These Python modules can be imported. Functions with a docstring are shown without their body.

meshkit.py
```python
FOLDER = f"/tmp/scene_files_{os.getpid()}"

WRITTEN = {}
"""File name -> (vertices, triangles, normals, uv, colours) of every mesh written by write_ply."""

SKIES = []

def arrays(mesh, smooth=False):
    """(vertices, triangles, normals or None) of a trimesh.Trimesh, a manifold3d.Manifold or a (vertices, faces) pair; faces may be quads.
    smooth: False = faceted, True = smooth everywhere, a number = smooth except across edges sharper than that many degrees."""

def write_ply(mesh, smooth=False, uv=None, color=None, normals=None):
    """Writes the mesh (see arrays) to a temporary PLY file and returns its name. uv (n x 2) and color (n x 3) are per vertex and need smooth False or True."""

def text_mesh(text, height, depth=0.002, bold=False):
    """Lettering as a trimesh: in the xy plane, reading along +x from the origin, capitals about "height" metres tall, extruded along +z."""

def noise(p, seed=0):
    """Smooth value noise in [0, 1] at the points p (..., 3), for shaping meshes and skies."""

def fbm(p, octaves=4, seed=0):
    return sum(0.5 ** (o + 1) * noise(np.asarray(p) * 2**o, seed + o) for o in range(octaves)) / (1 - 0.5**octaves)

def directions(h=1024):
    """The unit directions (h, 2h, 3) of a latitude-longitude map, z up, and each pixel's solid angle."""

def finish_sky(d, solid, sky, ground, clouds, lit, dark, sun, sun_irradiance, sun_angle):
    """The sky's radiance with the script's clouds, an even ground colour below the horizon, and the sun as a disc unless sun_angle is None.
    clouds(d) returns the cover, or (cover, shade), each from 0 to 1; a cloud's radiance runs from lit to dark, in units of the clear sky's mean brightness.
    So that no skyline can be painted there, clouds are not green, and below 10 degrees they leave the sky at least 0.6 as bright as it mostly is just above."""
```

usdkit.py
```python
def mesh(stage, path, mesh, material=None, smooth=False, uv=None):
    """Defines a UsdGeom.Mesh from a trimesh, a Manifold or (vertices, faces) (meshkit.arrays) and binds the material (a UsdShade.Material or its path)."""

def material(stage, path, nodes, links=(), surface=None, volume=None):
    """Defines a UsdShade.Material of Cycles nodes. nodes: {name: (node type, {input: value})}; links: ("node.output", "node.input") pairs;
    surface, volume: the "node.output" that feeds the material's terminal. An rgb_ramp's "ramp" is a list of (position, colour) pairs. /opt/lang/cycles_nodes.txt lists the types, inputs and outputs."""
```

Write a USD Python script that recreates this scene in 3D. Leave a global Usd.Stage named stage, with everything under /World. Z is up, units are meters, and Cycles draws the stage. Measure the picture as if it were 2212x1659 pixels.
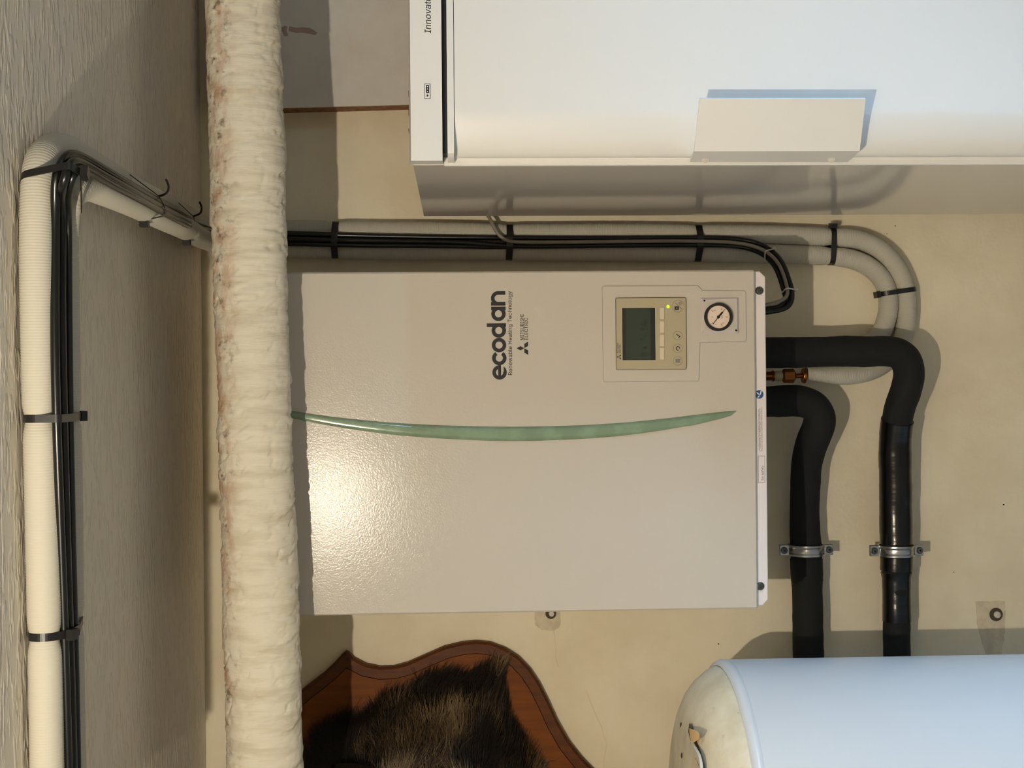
import math, random
import numpy as np, trimesh, shapely, shapely.geometry as sg, shapely.affinity as sa
import meshkit, usdkit
from pxr import Usd, UsdGeom, UsdLux, UsdShade, Gf, Sdf, Vt
rng = np.random.default_rng(7); random.seed(7)
stage = Usd.Stage.CreateInMemory()
UsdGeom.SetStageUpAxis(stage, UsdGeom.Tokens.z); UsdGeom.SetStageMetersPerUnit(stage, 1.0)
UsdGeom.Xform.Define(stage, '/World'); stage.SetDefaultPrim(stage.GetPrimAtPath('/World'))

# ---------------------------------------------------------------- camera (the phone was held sideways: the picture's left is up)
FPX, CAMD, CAMH = 2916.0, 2.478, 1.62
pit, rol = math.atan(118 / 2916), 0.009
CC = np.array([0, -CAMD, CAMH])
CF = np.array([0, math.cos(pit), -math.sin(pit)])
_r0, _u0 = np.array([0, -math.sin(pit), -math.cos(pit)]), np.array([1.0, 0, 0])
CR = math.cos(rol) * _r0 - math.sin(rol) * _u0
CU = math.sin(rol) * _r0 + math.cos(rol) * _u0
cam = UsdGeom.Camera.Define(stage, '/World/camera')
M = np.eye(4); M[0, :3], M[1, :3], M[2, :3], M[3, :3] = CR, CU, -CF, CC
cam.AddTransformOp().Set(Gf.Matrix4d(*M.ravel().tolist()))
cam.CreateHorizontalApertureAttr(36.0); cam.CreateVerticalApertureAttr(27.0)
cam.CreateFocalLengthAttr(36.0 * FPX / 2212); cam.CreateClippingRangeAttr(Gf.Vec2f(0.02, 50))
cam.CreateExposureAttr(0.0)

# ---------------------------------------------------------------- light: one small warm lamp hanging in the room, daylight through the window on the right
LAMP = np.array([-0.325, -2.128, 1.996])
LAMP_POWER, LAMP_COL = 1.74, (1.0, 0.88, 0.70)
DAY_POWER, DAY_COL = 3.3, (0.38, 0.67, 1.0)
WX, WY0, WY1, WZ0, WZ1 = 1.75, -2.75, -1.35, 0.70, 1.70      # window opening in the right wall
dome = UsdLux.DomeLight.Define(stage, '/World/sky'); dome.CreateIntensityAttr(0.4); dome.CreateColorAttr(Gf.Vec3f(0.6, 0.78, 1.0))
day = UsdLux.RectLight.Define(stage, '/World/daylight')           # the bright part of the sky outside, looking down into the window
day.CreateWidthAttr(1.6); day.CreateHeightAttr(1.3); day.CreateIntensityAttr(22 * DAY_POWER); day.CreateColorAttr(Gf.Vec3f(*DAY_COL))
_m = np.eye(4); _m[2, :3] = np.array((0.82, 0, 0.57)); _m[2, :3] /= np.linalg.norm(_m[2, :3]); _m[0, :3] = (0, 1, 0); _m[1, :3] = np.cross(_m[2, :3], _m[0, :3])
_m[3, :3] = (WX + 0.95, (WY0 + WY1) / 2, 2.05)
day.AddTransformOp().Set(Gf.Matrix4d(*_m.ravel().tolist()))


def ray(u, v): return CF + (u - 1106) / FPX * CR - (v - 829.5) / FPX * CU
def P(u, v, y):
    d = ray(u, v); return CC + d * ((y - CC[1]) / d[1])
def PZ(u, v, z):
    d = ray(u, v); return CC + d * ((z - CC[2]) / d[2])
def xz(pts, y): return [(q[0], q[2]) for q in (P(u, v, y) for u, v in pts)]

# ---------------------------------------------------------------- naming
names = {}
def numbered(parent, name):
    k = (parent, name); n = names.get(k, 0); names[k] = n + 1
    return f'{parent}/{name}' if n == 0 else f'{parent}/{name}_{n:03d}'
def tag(prim, label=None, cat=None, group=None, kind=None):
    for k, v in (('label', label), ('category', cat), ('group', group), ('kind', kind)):
        if v: prim.SetCustomDataByKey(k, v)
    return prim
def obj(name, mesh, m, parent='/World', smooth=30, label=None):
    pth = numbered(str(parent), name)
    p = usdkit.mesh(stage, pth, mesh, m, smooth=smooth).GetPrim()
    if label: p.SetCustomDataByKey('label', label)
    return pth
def thing(name, label, cat, group=None, loc=None):
    pth = numbered('/World', name); x = UsdGeom.Xform.Define(stage, pth)
    if loc is not None: x.AddTranslateOp().Set(Gf.Vec3d(*map(float, loc)))
    tag(x.GetPrim(), label, cat, group); return pth
def single(name, mesh, m, label, cat, group=None, smooth=30):
    p = obj(name, mesh, m, smooth=smooth); tag(stage.GetPrimAtPath(p), label, cat, group); return p
def setting(name, label):
    pth = numbered('/World', name); x = UsdGeom.Xform.Define(stage, pth); tag(x.GetPrim(), label, name.split('_')[0], None, 'structure'); return pth

# ---------------------------------------------------------------- mesh helpers
def cat(*ms): return trimesh.util.concatenate([m for m in ms])
def box(lo, hi, c=0.0):
    lo, hi = np.minimum(lo, hi).astype(float), np.maximum(lo, hi).astype(float)
    if c <= 0: return trimesh.creation.box(bounds=[lo, hi])
    pts = []
    for s in np.ndindex(2, 2, 2):
        k = np.where(np.array(s) == 0, lo, hi); d = np.where(np.array(s) == 0, 1, -1)
        for a in range(3):
            o = np.full(3, c); o[a] = 0
            pts.append(k + d * o)
    return trimesh.convex.convex_hull(np.array(pts))
def hull(pts): return trimesh.convex.convex_hull(np.array(pts, float))
def prism(poly, yb, t, taper=0.0):
    """shapely polygon in (x, z) -> solid from y = yb towards the viewer by t"""
    gs = [g for g in getattr(poly, 'geoms', [poly]) if g.area > 0]
    out = []
    for g in gs:
        m = trimesh.creation.extrude_polygon(g, t, engine='earcut')
        v = m.vertices.copy(); m.vertices = np.stack([v[:, 0], yb - v[:, 2], v[:, 1]], 1); out.append(m)
    return cat(*out)
def beveled(poly, yb, t, c):
    """plate with a chamfered front edge (ring of quads by offsetting the outline)"""
    a = np.array(poly.exterior.coords)[:-1]
    b = []
    n = len(a); area = sg.Polygon(a).exterior.is_ccw
    if not area: a = a[::-1]
    for i in range(n):
        e0 = a[i] - a[i - 1]; e1 = a[(i + 1) % n] - a[i]
        n0 = np.array([-e0[1], e0[0]]) / (np.linalg.norm(e0) + 1e-12); n1 = np.array([-e1[1], e1[0]]) / (np.linalg.norm(e1) + 1e-12)
        k = n0 + n1; k = k / max(k @ k, .3) * 2 * c
        b.append(a[i] + k)
    b = np.array(b)
    from trimesh.creation import triangulate_polygon
    v3 = lambda q, y: np.stack([q[:, 0], np.full(len(q), y), q[:, 1]], 1)
    V = np.vstack([v3(a, yb), v3(a, yb - t + c), v3(b, yb - t)])
    Fc = []
    for l in (0, 1):
        for i in range(n):
            j = (i + 1) % n; p, q, r_, s = l * n + i, l * n + j, (l + 1) * n + j, (l + 1) * n + i
            Fc += [[p, q, r_], [p, r_, s]]
    tv, tf = triangulate_polygon(sg.Polygon(b), engine='earcut')
    from scipy.spatial import cKDTree
    idx = cKDTree(b).query(tv)[1] + 2 * n
    tf = idx[tf]
    if len(tf):
        q = V[tf[0]]; nn = np.cross(q[1] - q[0], q[2] - q[0])
        if nn[1] > 0: tf = tf[:, ::-1]
    tv2, tf2 = triangulate_polygon(sg.Polygon(a), engine='earcut')
    tf2 = cKDTree(a).query(tv2)[1][tf2]
    q = V[tf2[0]]; nn = np.cross(q[1] - q[0], q[2] - q[0])
    if nn[1] < 0: tf2 = tf2[:, ::-1]
    return trimesh.Trimesh(V, np.vstack([np.array(Fc), tf, tf2]), process=False)
def spline(pts, step=0.004):
    pts = np.array(pts, float)
    from scipy.interpolate import PchipInterpolator, CubicSpline
    d = np.r_[0, np.cumsum(np.sqrt(np.linalg.norm(np.diff(pts, axis=0), axis=1)))]
    cs = CubicSpline(d, pts, bc_type='natural')
    q = cs(np.linspace(0, d[-1], 4000)); s = np.r_[0, np.cumsum(np.linalg.norm(np.diff(q, axis=0), axis=1))]
    n = max(6, int(s[-1] / step)); t = np.linspace(0, s[-1], n)
    return np.stack([np.interp(t, s, q[:, k]) for k in range(3)], 1), t
def frames(path):
    T = np.gradient(path, axis=0); T /= np.linalg.norm(T, axis=1)[:, None]
    a = np.cross(T[0], [0.3, 1, 0.2]); a /= np.linalg.norm(a)
    A = [a]
    for i in range(1, len(path)):
        a = A[-1] - T[i] * (A[-1] @ T[i]); A.append(a / np.linalg.norm(a))
    A = np.array(A); return T, A, np.cross(T, A)
def sweep(path, rad, n=20, disp=None):
    """rad: array per path point (or number); disp(s_index array, angle array) -> extra radius"""
    T, A, B = frames(path); m = len(path)
    th = np.arange(n) / n * 2 * np.pi
    R = np.broadcast_to(np.asarray(rad, float).reshape(-1, 1), (m, n)).copy()
    if disp is not None: R += disp
    V = path[:, None] + R[..., None] * (np.cos(th)[None, :, None] * A[:, None] + np.sin(th)[None, :, None] * B[:, None])
    V = V.reshape(-1, 3); Fc = []
    i, j = np.meshgrid(np.arange(m - 1), np.arange(n), indexing='ij'); jj = (j + 1) % n
    a, b, c, d = i * n + j, i * n + jj, (i + 1) * n + jj, (i + 1) * n + j
    Fc = np.vstack([np.stack([a, b, c], -1).reshape(-1, 3), np.stack([a, c, d], -1).reshape(-1, 3)])
    k = len(V); V = np.vstack([V, path[0], path[-1]])
    c0 = [[k, (q + 1) % n, q] for q in range(n)]; c1 = [[k + 1, (m - 1) * n + q, (m - 1) * n + (q + 1) % n] for q in range(n)]
    return trimesh.Trimesh(V, np.vstack([Fc, c0, c1]), process=False)
def lathe(prof, n=32):
    """profile [(radius, height)] around +z"""
    prof = np.array(prof, float); th = np.arange(n) / n * 2 * np.pi
    V = np.stack([prof[:, None, 0] * np.cos(th), prof[:, None, 0] * np.sin(th), np.broadcast_to(prof[:, None, 1], (len(prof), n))], -1).reshape(-1, 3)
    i, j = np.meshgrid(np.arange(len(prof) - 1), np.arange(n), indexing='ij'); jj = (j + 1) % n
    a, b, c, d = i * n + j, i * n + jj, (i + 1) * n + jj, (i + 1) * n + j
    return trimesh.Trimesh(V, np.vstack([np.stack([a, b, c], -1).reshape(-1, 3), np.stack([a, c, d], -1).reshape(-1, 3)]), process=False)
def face_y(m, c):
    """turn a lathe about z so that +z looks at the viewer (-y), put it at c"""
    m = m.copy(); v = m.vertices; m.vertices = np.stack([v[:, 0], -v[:, 2], v[:, 1]], 1) + np.asarray(c); return m
def rrect(x0, z0, x1, z1, r, k=4):
    return sg.box(min(x0, x1) + r, min(z0, z1) + r, max(x0, x1) - r, max(z0, z1) - r).buffer(r, quad_segs=k)
def text(s, p0, y, width=None, height=0.005, bold=False, shear=0.0, depth=0.0004):
    """lettering on a face towards the viewer; p0 = (x, z) of the start of the base line; squeezed to the given width"""
    m = meshkit.text_mesh(s, height, depth, bold); v = m.vertices.copy()
    v[:, 0] -= v[:, 0].min()
    if width: v[:, 0] *= width / v[:, 0].max()
    v[:, 0] += shear * v[:, 1]
    m.vertices = np.stack([p0[0] + v[:, 0], y - v[:, 2], p0[1] + v[:, 1]], 1); return m

DUCT_Z = P(554.5, 830, -.470)[2]
# ---------------------------------------------------------------- materials
def lin(c):
    c = np.array(c, float) / 255; return tuple(np.where(c <= 0.04045, c / 12.92, ((c + 0.055) / 1.055) ** 2.4))
def mat(name, color, rough=0.5, bumps=(), var=None, metal=0.0, coat=0.0, coat_rough=0.05, spec=0.5, extra=None, stain=None, zmask=None):
    """bumps: (scale xyz, strength, distance, rotation z) noise layers; var: (second colour, scale xyz, lo, hi)"""
    n = {'tc': ('texture_coordinate', {}), 'p': ('principled_bsdf', {'base_color': lin(color), 'roughness': rough, 'metallic': metal, 'coat_weight': coat, 'coat_roughness': coat_rough, 'specular_ior_level': spec, **(extra or {})})}
    L = []
    if zmask:
        n['sz'] = ('separate_xyz', {}); n['zr'] = ('map_range', {'from_min': zmask[0], 'from_max': zmask[1], 'clamp': True}); L += [('tc.object', 'sz.vector'), ('sz.z', 'zr.value')]
    last = None
    for i, (tgt, lst) in enumerate((('var', var), ('stain', stain))):
        if not lst: continue
        for k, (c2, sc, lo, hi) in enumerate(lst):
            q = f'{tgt}{k}'
            n['m' + q] = ('mapping', {'scale': sc, 'mapping_type': 'point', 'location': (k * 3.1, 1.7 * k, k)}); n['n' + q] = ('noise_texture', {'scale': 1.0, 'detail': 4.0, 'roughness': 0.6})
            n['r' + q] = ('map_range', {'from_min': lo, 'from_max': hi, 'clamp': True}); n['x' + q] = ('mix', {'color1': lin(color), 'color2': lin(c2)})
            L += [('tc.object', f'm{q}.vector'), (f'm{q}.vector', f'n{q}.vector'), (f'n{q}.fac', f'r{q}.value'), (f'r{q}.result', f'x{q}.fac')] if not (tgt == 'stain' and zmask) else [(f'tc.object', f'm{q}.vector'), (f'm{q}.vector', f'n{q}.vector'), (f'n{q}.fac', f'r{q}.value'), (f'r{q}.result', f'k{q}.value1'), ('zr.result', f'k{q}.value2'), (f'k{q}.value', f'x{q}.fac')]
            if tgt == 'stain' and zmask: n['k' + q] = ('math', {'math_type': 'multiply'})
            if last: L.append((last, f'x{q}.color1'))
            last = f'x{q}.color'
    if last: L.append((last, 'p.base_color'))
    lastn = None
    for i, (sc, st, dist, rot) in enumerate(bumps):
        n[f'bm{i}'] = ('mapping', {'scale': sc, 'rotation': (0, 0, rot), 'mapping_type': 'texture'} if False else {'scale': sc, 'rotation': (0, 0, rot), 'mapping_type': 'point'})
        n[f'bn{i}'] = ('noise_texture', {'scale': 1.0, 'detail': 3.0, 'roughness': 0.55}); n[f'bb{i}'] = ('bump', {'strength': st, 'distance': dist})
        L += [('tc.object', f'bm{i}.vector'), (f'bm{i}.vector', f'bn{i}.vector'), (f'bn{i}.fac', f'bb{i}.height')]
        if lastn: L.append((lastn, f'bb{i}.normal'))
        lastn = f'bb{i}.normal'
    if lastn: L.append((lastn, 'p.normal'))
    return usdkit.material(stage, '/World/Looks/' + name, n, L, surface='p.BSDF')
UsdGeom.Scope.Define(stage, '/World/Looks')
S3 = lambda s: (s, s, s)
m_wall = mat('wall_paint', (238, 227, 200), 0.75, [(S3(160), .35, .002, 0), (S3(14), .25, .01, 0)], [((224, 210, 180), S3(5), .4, .7)])
_cn, _cl = {'tc': ('texture_coordinate', {}), 'p': ('principled_bsdf', {'base_color': lin((228, 219, 203)), 'roughness': 0.7}), 'add': ('math', {'math_type': 'maximum'}), 'b': ('bump', {'strength': 0.9, 'distance': 0.0028}), 'fn': ('noise_texture', {'scale': 260.0, 'detail': 2.0}), 'fb': ('bump', {'strength': 0.15, 'distance': 0.001})}, []
for k, (sc, rt) in enumerate((((30, 84, 30), 0.05), ((26, 66, 30), 0.50))):
    _cn[f'm{k}'] = ('mapping', {'scale': sc, 'rotation': (0, 0, rt), 'mapping_type': 'point', 'location': (3.1 * k, k, 0)}); _cn[f'n{k}'] = ('noise_texture', {'scale': 1.0, 'detail': 1.5, 'roughness': 0.5}); _cn[f'r{k}'] = ('map_range', {'from_min': .50 + .05 * k, 'from_max': .64 + .05 * k, 'clamp': True, 'range_type': 'smoothstep'})
    _cl += [('tc.object', f'm{k}.vector'), (f'm{k}.vector', f'n{k}.vector'), (f'n{k}.fac', f'r{k}.value'), (f'r{k}.result', f'add.value{k + 1}')]
m_ceil = usdkit.material(stage, '/World/Looks/ceiling_paper', _cn, _cl + [('add.value', 'b.height'), ('tc.object', 'fn.vector'), ('fn.fac', 'fb.height'), ('b.normal', 'fb.normal'), ('fb.normal', 'p.normal')], surface='p.BSDF')
m_board = mat('board_paint', (214, 210, 202), 0.6, [(S3(220), .2, .001, 0)], [((204, 198, 188), S3(9), .4, .7)])
m_core = mat('board_core', (158, 114, 78), 0.9, [(S3(300), .6, .002, 0)], [((116, 80, 54), S3(90), .35, .65)])
m_floor = mat('floor_concrete', (120, 114, 106), 0.8, [(S3(30), .2, .004, 0)])
m_room = mat('room_paint', (176, 169, 154), 0.8)
m_white = mat('white_enamel', (201, 193, 181), 0.14, [(S3(360), .30, .0007, 0)], None, spec=0.19)
m_trayw = mat('tray_enamel', (232, 224, 222), 0.4)
m_freezer = mat('freezer_enamel', (232, 230, 226), 0.34, [(S3(300), .03, .0005, 0)])
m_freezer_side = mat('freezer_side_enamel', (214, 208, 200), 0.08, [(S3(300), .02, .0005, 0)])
m_dark = mat('dark_gap', (16, 20, 22), 0.6)
m_black = mat('black_print', (14, 11, 12), 0.6)
m_grey = mat('grey_print', (112, 108, 108), 0.7)
m_duct = mat('duct_cloth', (224, 216, 197), 0.85, [((200, 16, 16), .35, .003, 0), (S3(500), .2, .0006, 0)], [((208, 198, 176), (60, 10, 10), .45, .65)], stain=[((186, 152, 122), (22, 40, 40), .46, .66), ((110, 92, 70), (70, 60, 60), .56, .70)], zmask=(DUCT_Z + .012, DUCT_Z + .046))
m_sleeve = mat('pipe_sleeve', (188, 183, 168), 0.75, [(S3(600), .2, .0005, 0)])
m_cable = mat('cable_rubber', (13, 14, 14), 0.3)
m_cordg = mat('cord_grey', (142, 134, 120), 0.5)
m_tie = mat('tie_nylon', (26, 24, 24), 0.35)
m_tiew = mat('white_tie_nylon', (214, 208, 196), 0.45)
m_foam = mat('foam_black', (9, 9, 8), 0.85, [(S3(500), .3, .0006, 0), (S3(30), .2, .004, 0)])
m_tape = mat('tape_black', (10, 9, 8), 0.22, [((60, 12, 12), .25, .003, 0)])
m_zinc = mat('zinc_plate', (190, 190, 188), 0.25, [(S3(120), .12, .001, 0)], metal=1.0)
m_brass = mat('old_brass', (150, 92, 40), 0.35, metal=0.85)
m_cream = mat('valve_cream', (208, 196, 160), 0.5)
m_tank = mat('tank_enamel', (212, 216, 220), 0.36, [(S3(9), .05, .006, 0)])
m_cap = mat('tank_cap_plastic', (226, 216, 190), 0.5, [(S3(60), .1, .002, 0)], [((204, 190, 160), S3(14), .4, .7)], stain=[((150, 128, 98), S3(30), .66, .85)])
m_foamc = mat('insulation_foam', (240, 205, 150), 0.9, [(S3(160), .6, .002, 0)])
m_green = mat('green_acrylic', (124, 145, 120), 0.12, [(S3(16), .12, .004, 0)], [((134, 158, 132), S3(26), .45, .6)], coat=0.3)
m_panel = mat('controller_plastic', (178, 166, 138), 0.55)
m_lcd = mat('lcd_screen', (52, 62, 50), 0.22)
m_lcdink = mat('lcd_ink', (20, 27, 21), 0.4)
m_btn = mat('button_plastic', (214, 200, 176), 0.5)
m_dial = mat('dial_face', (236, 214, 196), 0.5)
m_gin = mat('gauge_recess', (204, 194, 190), 0.5)
m_blue = mat('sticker_blue', (40, 82, 140), 0.4)
m_screw = mat('screw_steel', (96, 100, 98), 0.35, metal=0.8)
m_shield = mat('oak_shield', (122, 66, 16), 0.55, spec=0.2, bumps=[((160, 160, 14), .12, .002, 0)], var=[((104, 54, 12), (90, 90, 7), .4, .7)])
m_border = mat('oak_border', (98, 52, 16), 0.5, spec=0.25, bumps=[((160, 160, 14), .15, .002, 0)], var=[((78, 40, 12), (120, 120, 9), .4, .65)])
m_hide = mat('boar_hide', (24, 18, 13), 0.95, spec=0.05, bumps= [(S3(80), .4, .004, 0)])
m_cement = mat('patch_cement', (222, 209, 181), 0.9, [(S3(120), .5, .003, 0)], [((204, 191, 165), S3(40), .4, .65)])
m_filler = mat('crack_filler', (226, 212, 182), 0.9)
m_hole = mat('plug_hole', (84, 72, 58), 0.95)
m_mark = mat('brown_marker', (172, 148, 136), 0.8)
m_rust = mat('rust', (104, 66, 50), 0.9)
m_wood = mat('window_frame_paint', (225, 222, 214), 0.5)
m_specks = mat('dirt_speck', (52, 38, 26), 0.9)
m_led = usdkit.material(stage, '/World/Looks/led_green', {'p': ('principled_bsdf', {'base_color': lin((150, 230, 40)), 'emission_color': lin((176, 255, 20)), 'emission_strength': 1.1})}, surface='p.BSDF')
m_glass = usdkit.material(stage, '/World/Looks/pane_glass', {'t': ('transparent_bsdf', {}), 'g': ('glossy_bsdf', {'roughness': 0.02}), 'f': ('fresnel', {'IOR': 1.45}), 'x': ('mix_closure', {})},
    [('f.fac', 'x.fac'), ('t.BSDF', 'x.closure1'), ('g.BSDF', 'x.closure2')], surface='x.closure')
m_porc = mat('lamp_porcelain', (220, 216, 206), 0.4)
def furmat(name, c):
    return usdkit.material(stage, '/World/Looks/' + name, {'p': ('principled_bsdf', {'base_color': lin(c), 'roughness': 0.5, 'specular_ior_level': 0.35})}, surface='p.BSDF')
m_fur = [furmat('fur_dark', (30, 23, 17)), furmat('fur_brown', (88, 70, 49)), furmat('fur_grey', (142, 121, 90))]

# ================================================================ THE SETTING
CZ = P(438, 830, 0)[2]
X0, X1, Y1 = -1.75, WX, -3.7
wb = setting('wall_back', 'beige painted plaster wall behind the heat pump unit')
obj('plaster', box((X0, 0, 0), (X1, 0.12, CZ + 0.1)), m_wall, wb)
cl = setting('ceiling', 'ceiling covered with embossed off-white paper over the pipe bundle')
obj('slab', box((X0, Y1, CZ + 0.003), (X1, 0.0, CZ + 0.12)), m_room, cl)
yj = PZ(276, 830, CZ)[1]; yk = PZ(62, 830, CZ)[1]
ys = [-0.002, yj, yj - 0.53, yj - 1.06, yj - 1.59, yj - 2.12, Y1]
for a, b in zip(ys[:-1], ys[1:]):
    obj('paper_strip', box((X0, b + 0.0006, CZ), (X1, a - 0.0006, CZ + 0.003), 0.0006), m_ceil, cl)
st = setting('floor', 'grey concrete floor'); obj('slab', box((X0, Y1, -0.1), (X1, 0, 0)), m_floor, st)
st = setting('wall_left', 'painted side wall on the left'); obj('plaster', box((X0 - 0.1, Y1, 0), (X0, 0, CZ)), m_room, st)
st = setting('wall_front', 'painted wall behind the camera'); obj('plaster', box((X0, Y1 - 0.1, 0), (X1, Y1, CZ)), m_room, st)
st = setting('wall_right', 'painted side wall with the window')
obj('plaster', cat(box((X1, Y1, 0), (X1 + 0.1, WY0, CZ)), box((X1, WY1, 0), (X1 + 0.1, 0, CZ)), box((X1, WY0, 0), (X1 + 0.1, WY1, WZ0)), box((X1, WY0, WZ1), (X1 + 0.1, WY1, CZ))), m_room, st)
st = setting('window_1', 'white framed window in the right wall')
fw = 0.05
obj('window_frame', cat(box((X1 + .02, WY0, WZ0), (X1 + .07, WY0 + fw, WZ1), .004), box((X1 + .02, WY1 - fw, WZ0), (X1 + .07, WY1, WZ1), .004), box((X1 + .02, WY0 + fw, WZ0), (X1 + .07, WY1 - fw, WZ0 + fw), .004), box((X1 + .02, WY0 + fw, WZ1 - fw), (X1 + .07, WY1 - fw, WZ1), .004)), m_wood, st)
obj('pane', box((X1 + .042, WY0 + fw, WZ0 + fw), (X1 + .047, WY1 - fw, WZ1 - fw)), m_glass, st)

# patches, plug holes and a filled crack in the back wall
def patch(pts, t, m, name):
    poly = sg.Polygon(xz(pts, 0)).segmentize(0.006)
    q = np.array(poly.exterior.coords)[:-1]; q = q + (meshkit.noise(np.c_[q * 130, q[:, :1] * 0]) [:, None] - .5) * 0.004
    return obj(name, prism(sg.Polygon(q).buffer(0), 0.0005, t + .0005), m, wb)
patch([(2107, 1300), (2150, 1297), (2172, 1300), (2170, 1360), (2166, 1412), (2128, 1410), (2112, 1350)], .0012, m_cement, 'cement_patch')
patch([(1153, 1310), (1209, 1310), (1210, 1340), (1207, 1352), (1196, 1362), (1172, 1363), (1156, 1350)], .0012, m_cement, 'cement_patch')
crack = [(1266, 1492), (1274, 1512), (1285, 1540), (1300, 1572), (1304, 1590), (1311, 1606), (1307, 1630), (1304, 1652), (1308, 1690)]
obj('crack_filler', prism(sg.LineString(xz(crack, 0)).buffer(.0011), 0.0005, .0011), m_filler, wb)
obj('hairline_crack', prism(sg.LineString(xz([(1196, 1362), (1201, 1400), (1200, 1420), (1206, 1440)], 0)).buffer(.0006), 0.0005, .0009), m_cement, wb)
for u, v, a_ in ((2168, 1090, 2.6), (1552, 1391, 2.4), (1934, 488, 2.0), (1916, 505, 1.6), (2060, 1236, 1.8), (1118, 1470, 0)):
    if a_:
        m = trimesh.creation.icosphere(1, .0005 * a_); m.apply_scale((.8, .35, 1.3)); m.apply_translation(P(u, v, 0)); obj('wall_speck', m, m_specks, wb)
for nm, (u, v, s), lb in (('plug', (2152, 1327, 1.0), 'white plastic wall plug in a grey cement patch left of the black pipes'), ('plug', (1191, 1325, .8), 'white wall plug in a cement patch at the edge of the heat pump unit')):
    c = P(u, v, 0)
    t = thing('wall_plug', lb, 'wall plug')
    obj('hole_rim', face_y(lathe([(0.0001, .0), (.0125 * s, 0), (.0125 * s, .0014), (.0085 * s, .002), (.0001, .002)], 20), c + (0, -.0009, .001)), m_hole, t)
    obj('plug_head', face_y(lathe([(.0001, 0), (.0062 * s, 0), (.0062 * s, .004), (.005 * s, .0052), (.0025 * s, .0052), (.002 * s, .003), (.0001, .003)], 20), c + (0, -.0025, .0)), m_tiew, t)

# ================================================================ WALL BOARD (white faced board, brown core, upper right in the room)
t = thing('wall_board', 'white faced fibreboard with raw brown edge on the wall above the freezer', 'board')
bz1 = CZ - 0.03
e0, e1 = P(612, 233, -.046), P(884, 226, -.046)
sl = (e1[0] - e0[0]) / (e1[2] - e0[2]); xe = lambda z: e0[0] + sl * (z - e0[2])
poly = sg.Polygon([(xe(1.0), 1.0), (1.25, 1.0), (1.25, bz1), (xe(bz1), bz1)])
obj('board_core', prism(poly, -.0, .0415), m_core, t)
obj('board_face', prism(sg.Polygon(np.array(poly.exterior.coords)), -.0415, .0045), m_board, t)
yb = -.046
mk = [[(613, 57), (620, 58), (618, 66), (622, 76), (616, 78), (612, 72)], [(626, 58), (640, 61), (652, 60), (668, 61), (676, 65), (684, 71), (681, 75), (668, 72), (650, 69), (640, 70), (630, 68), (624, 66)], [(604, 56), (612, 60), (612, 68), (603, 66)]]
obj('marker_writing', cat(*[prism(sg.Polygon(xz(k, yb)).buffer(.0008), yb, .0004) for k in mk]), m_mark, t, label='smudged brown marker writing')

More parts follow.
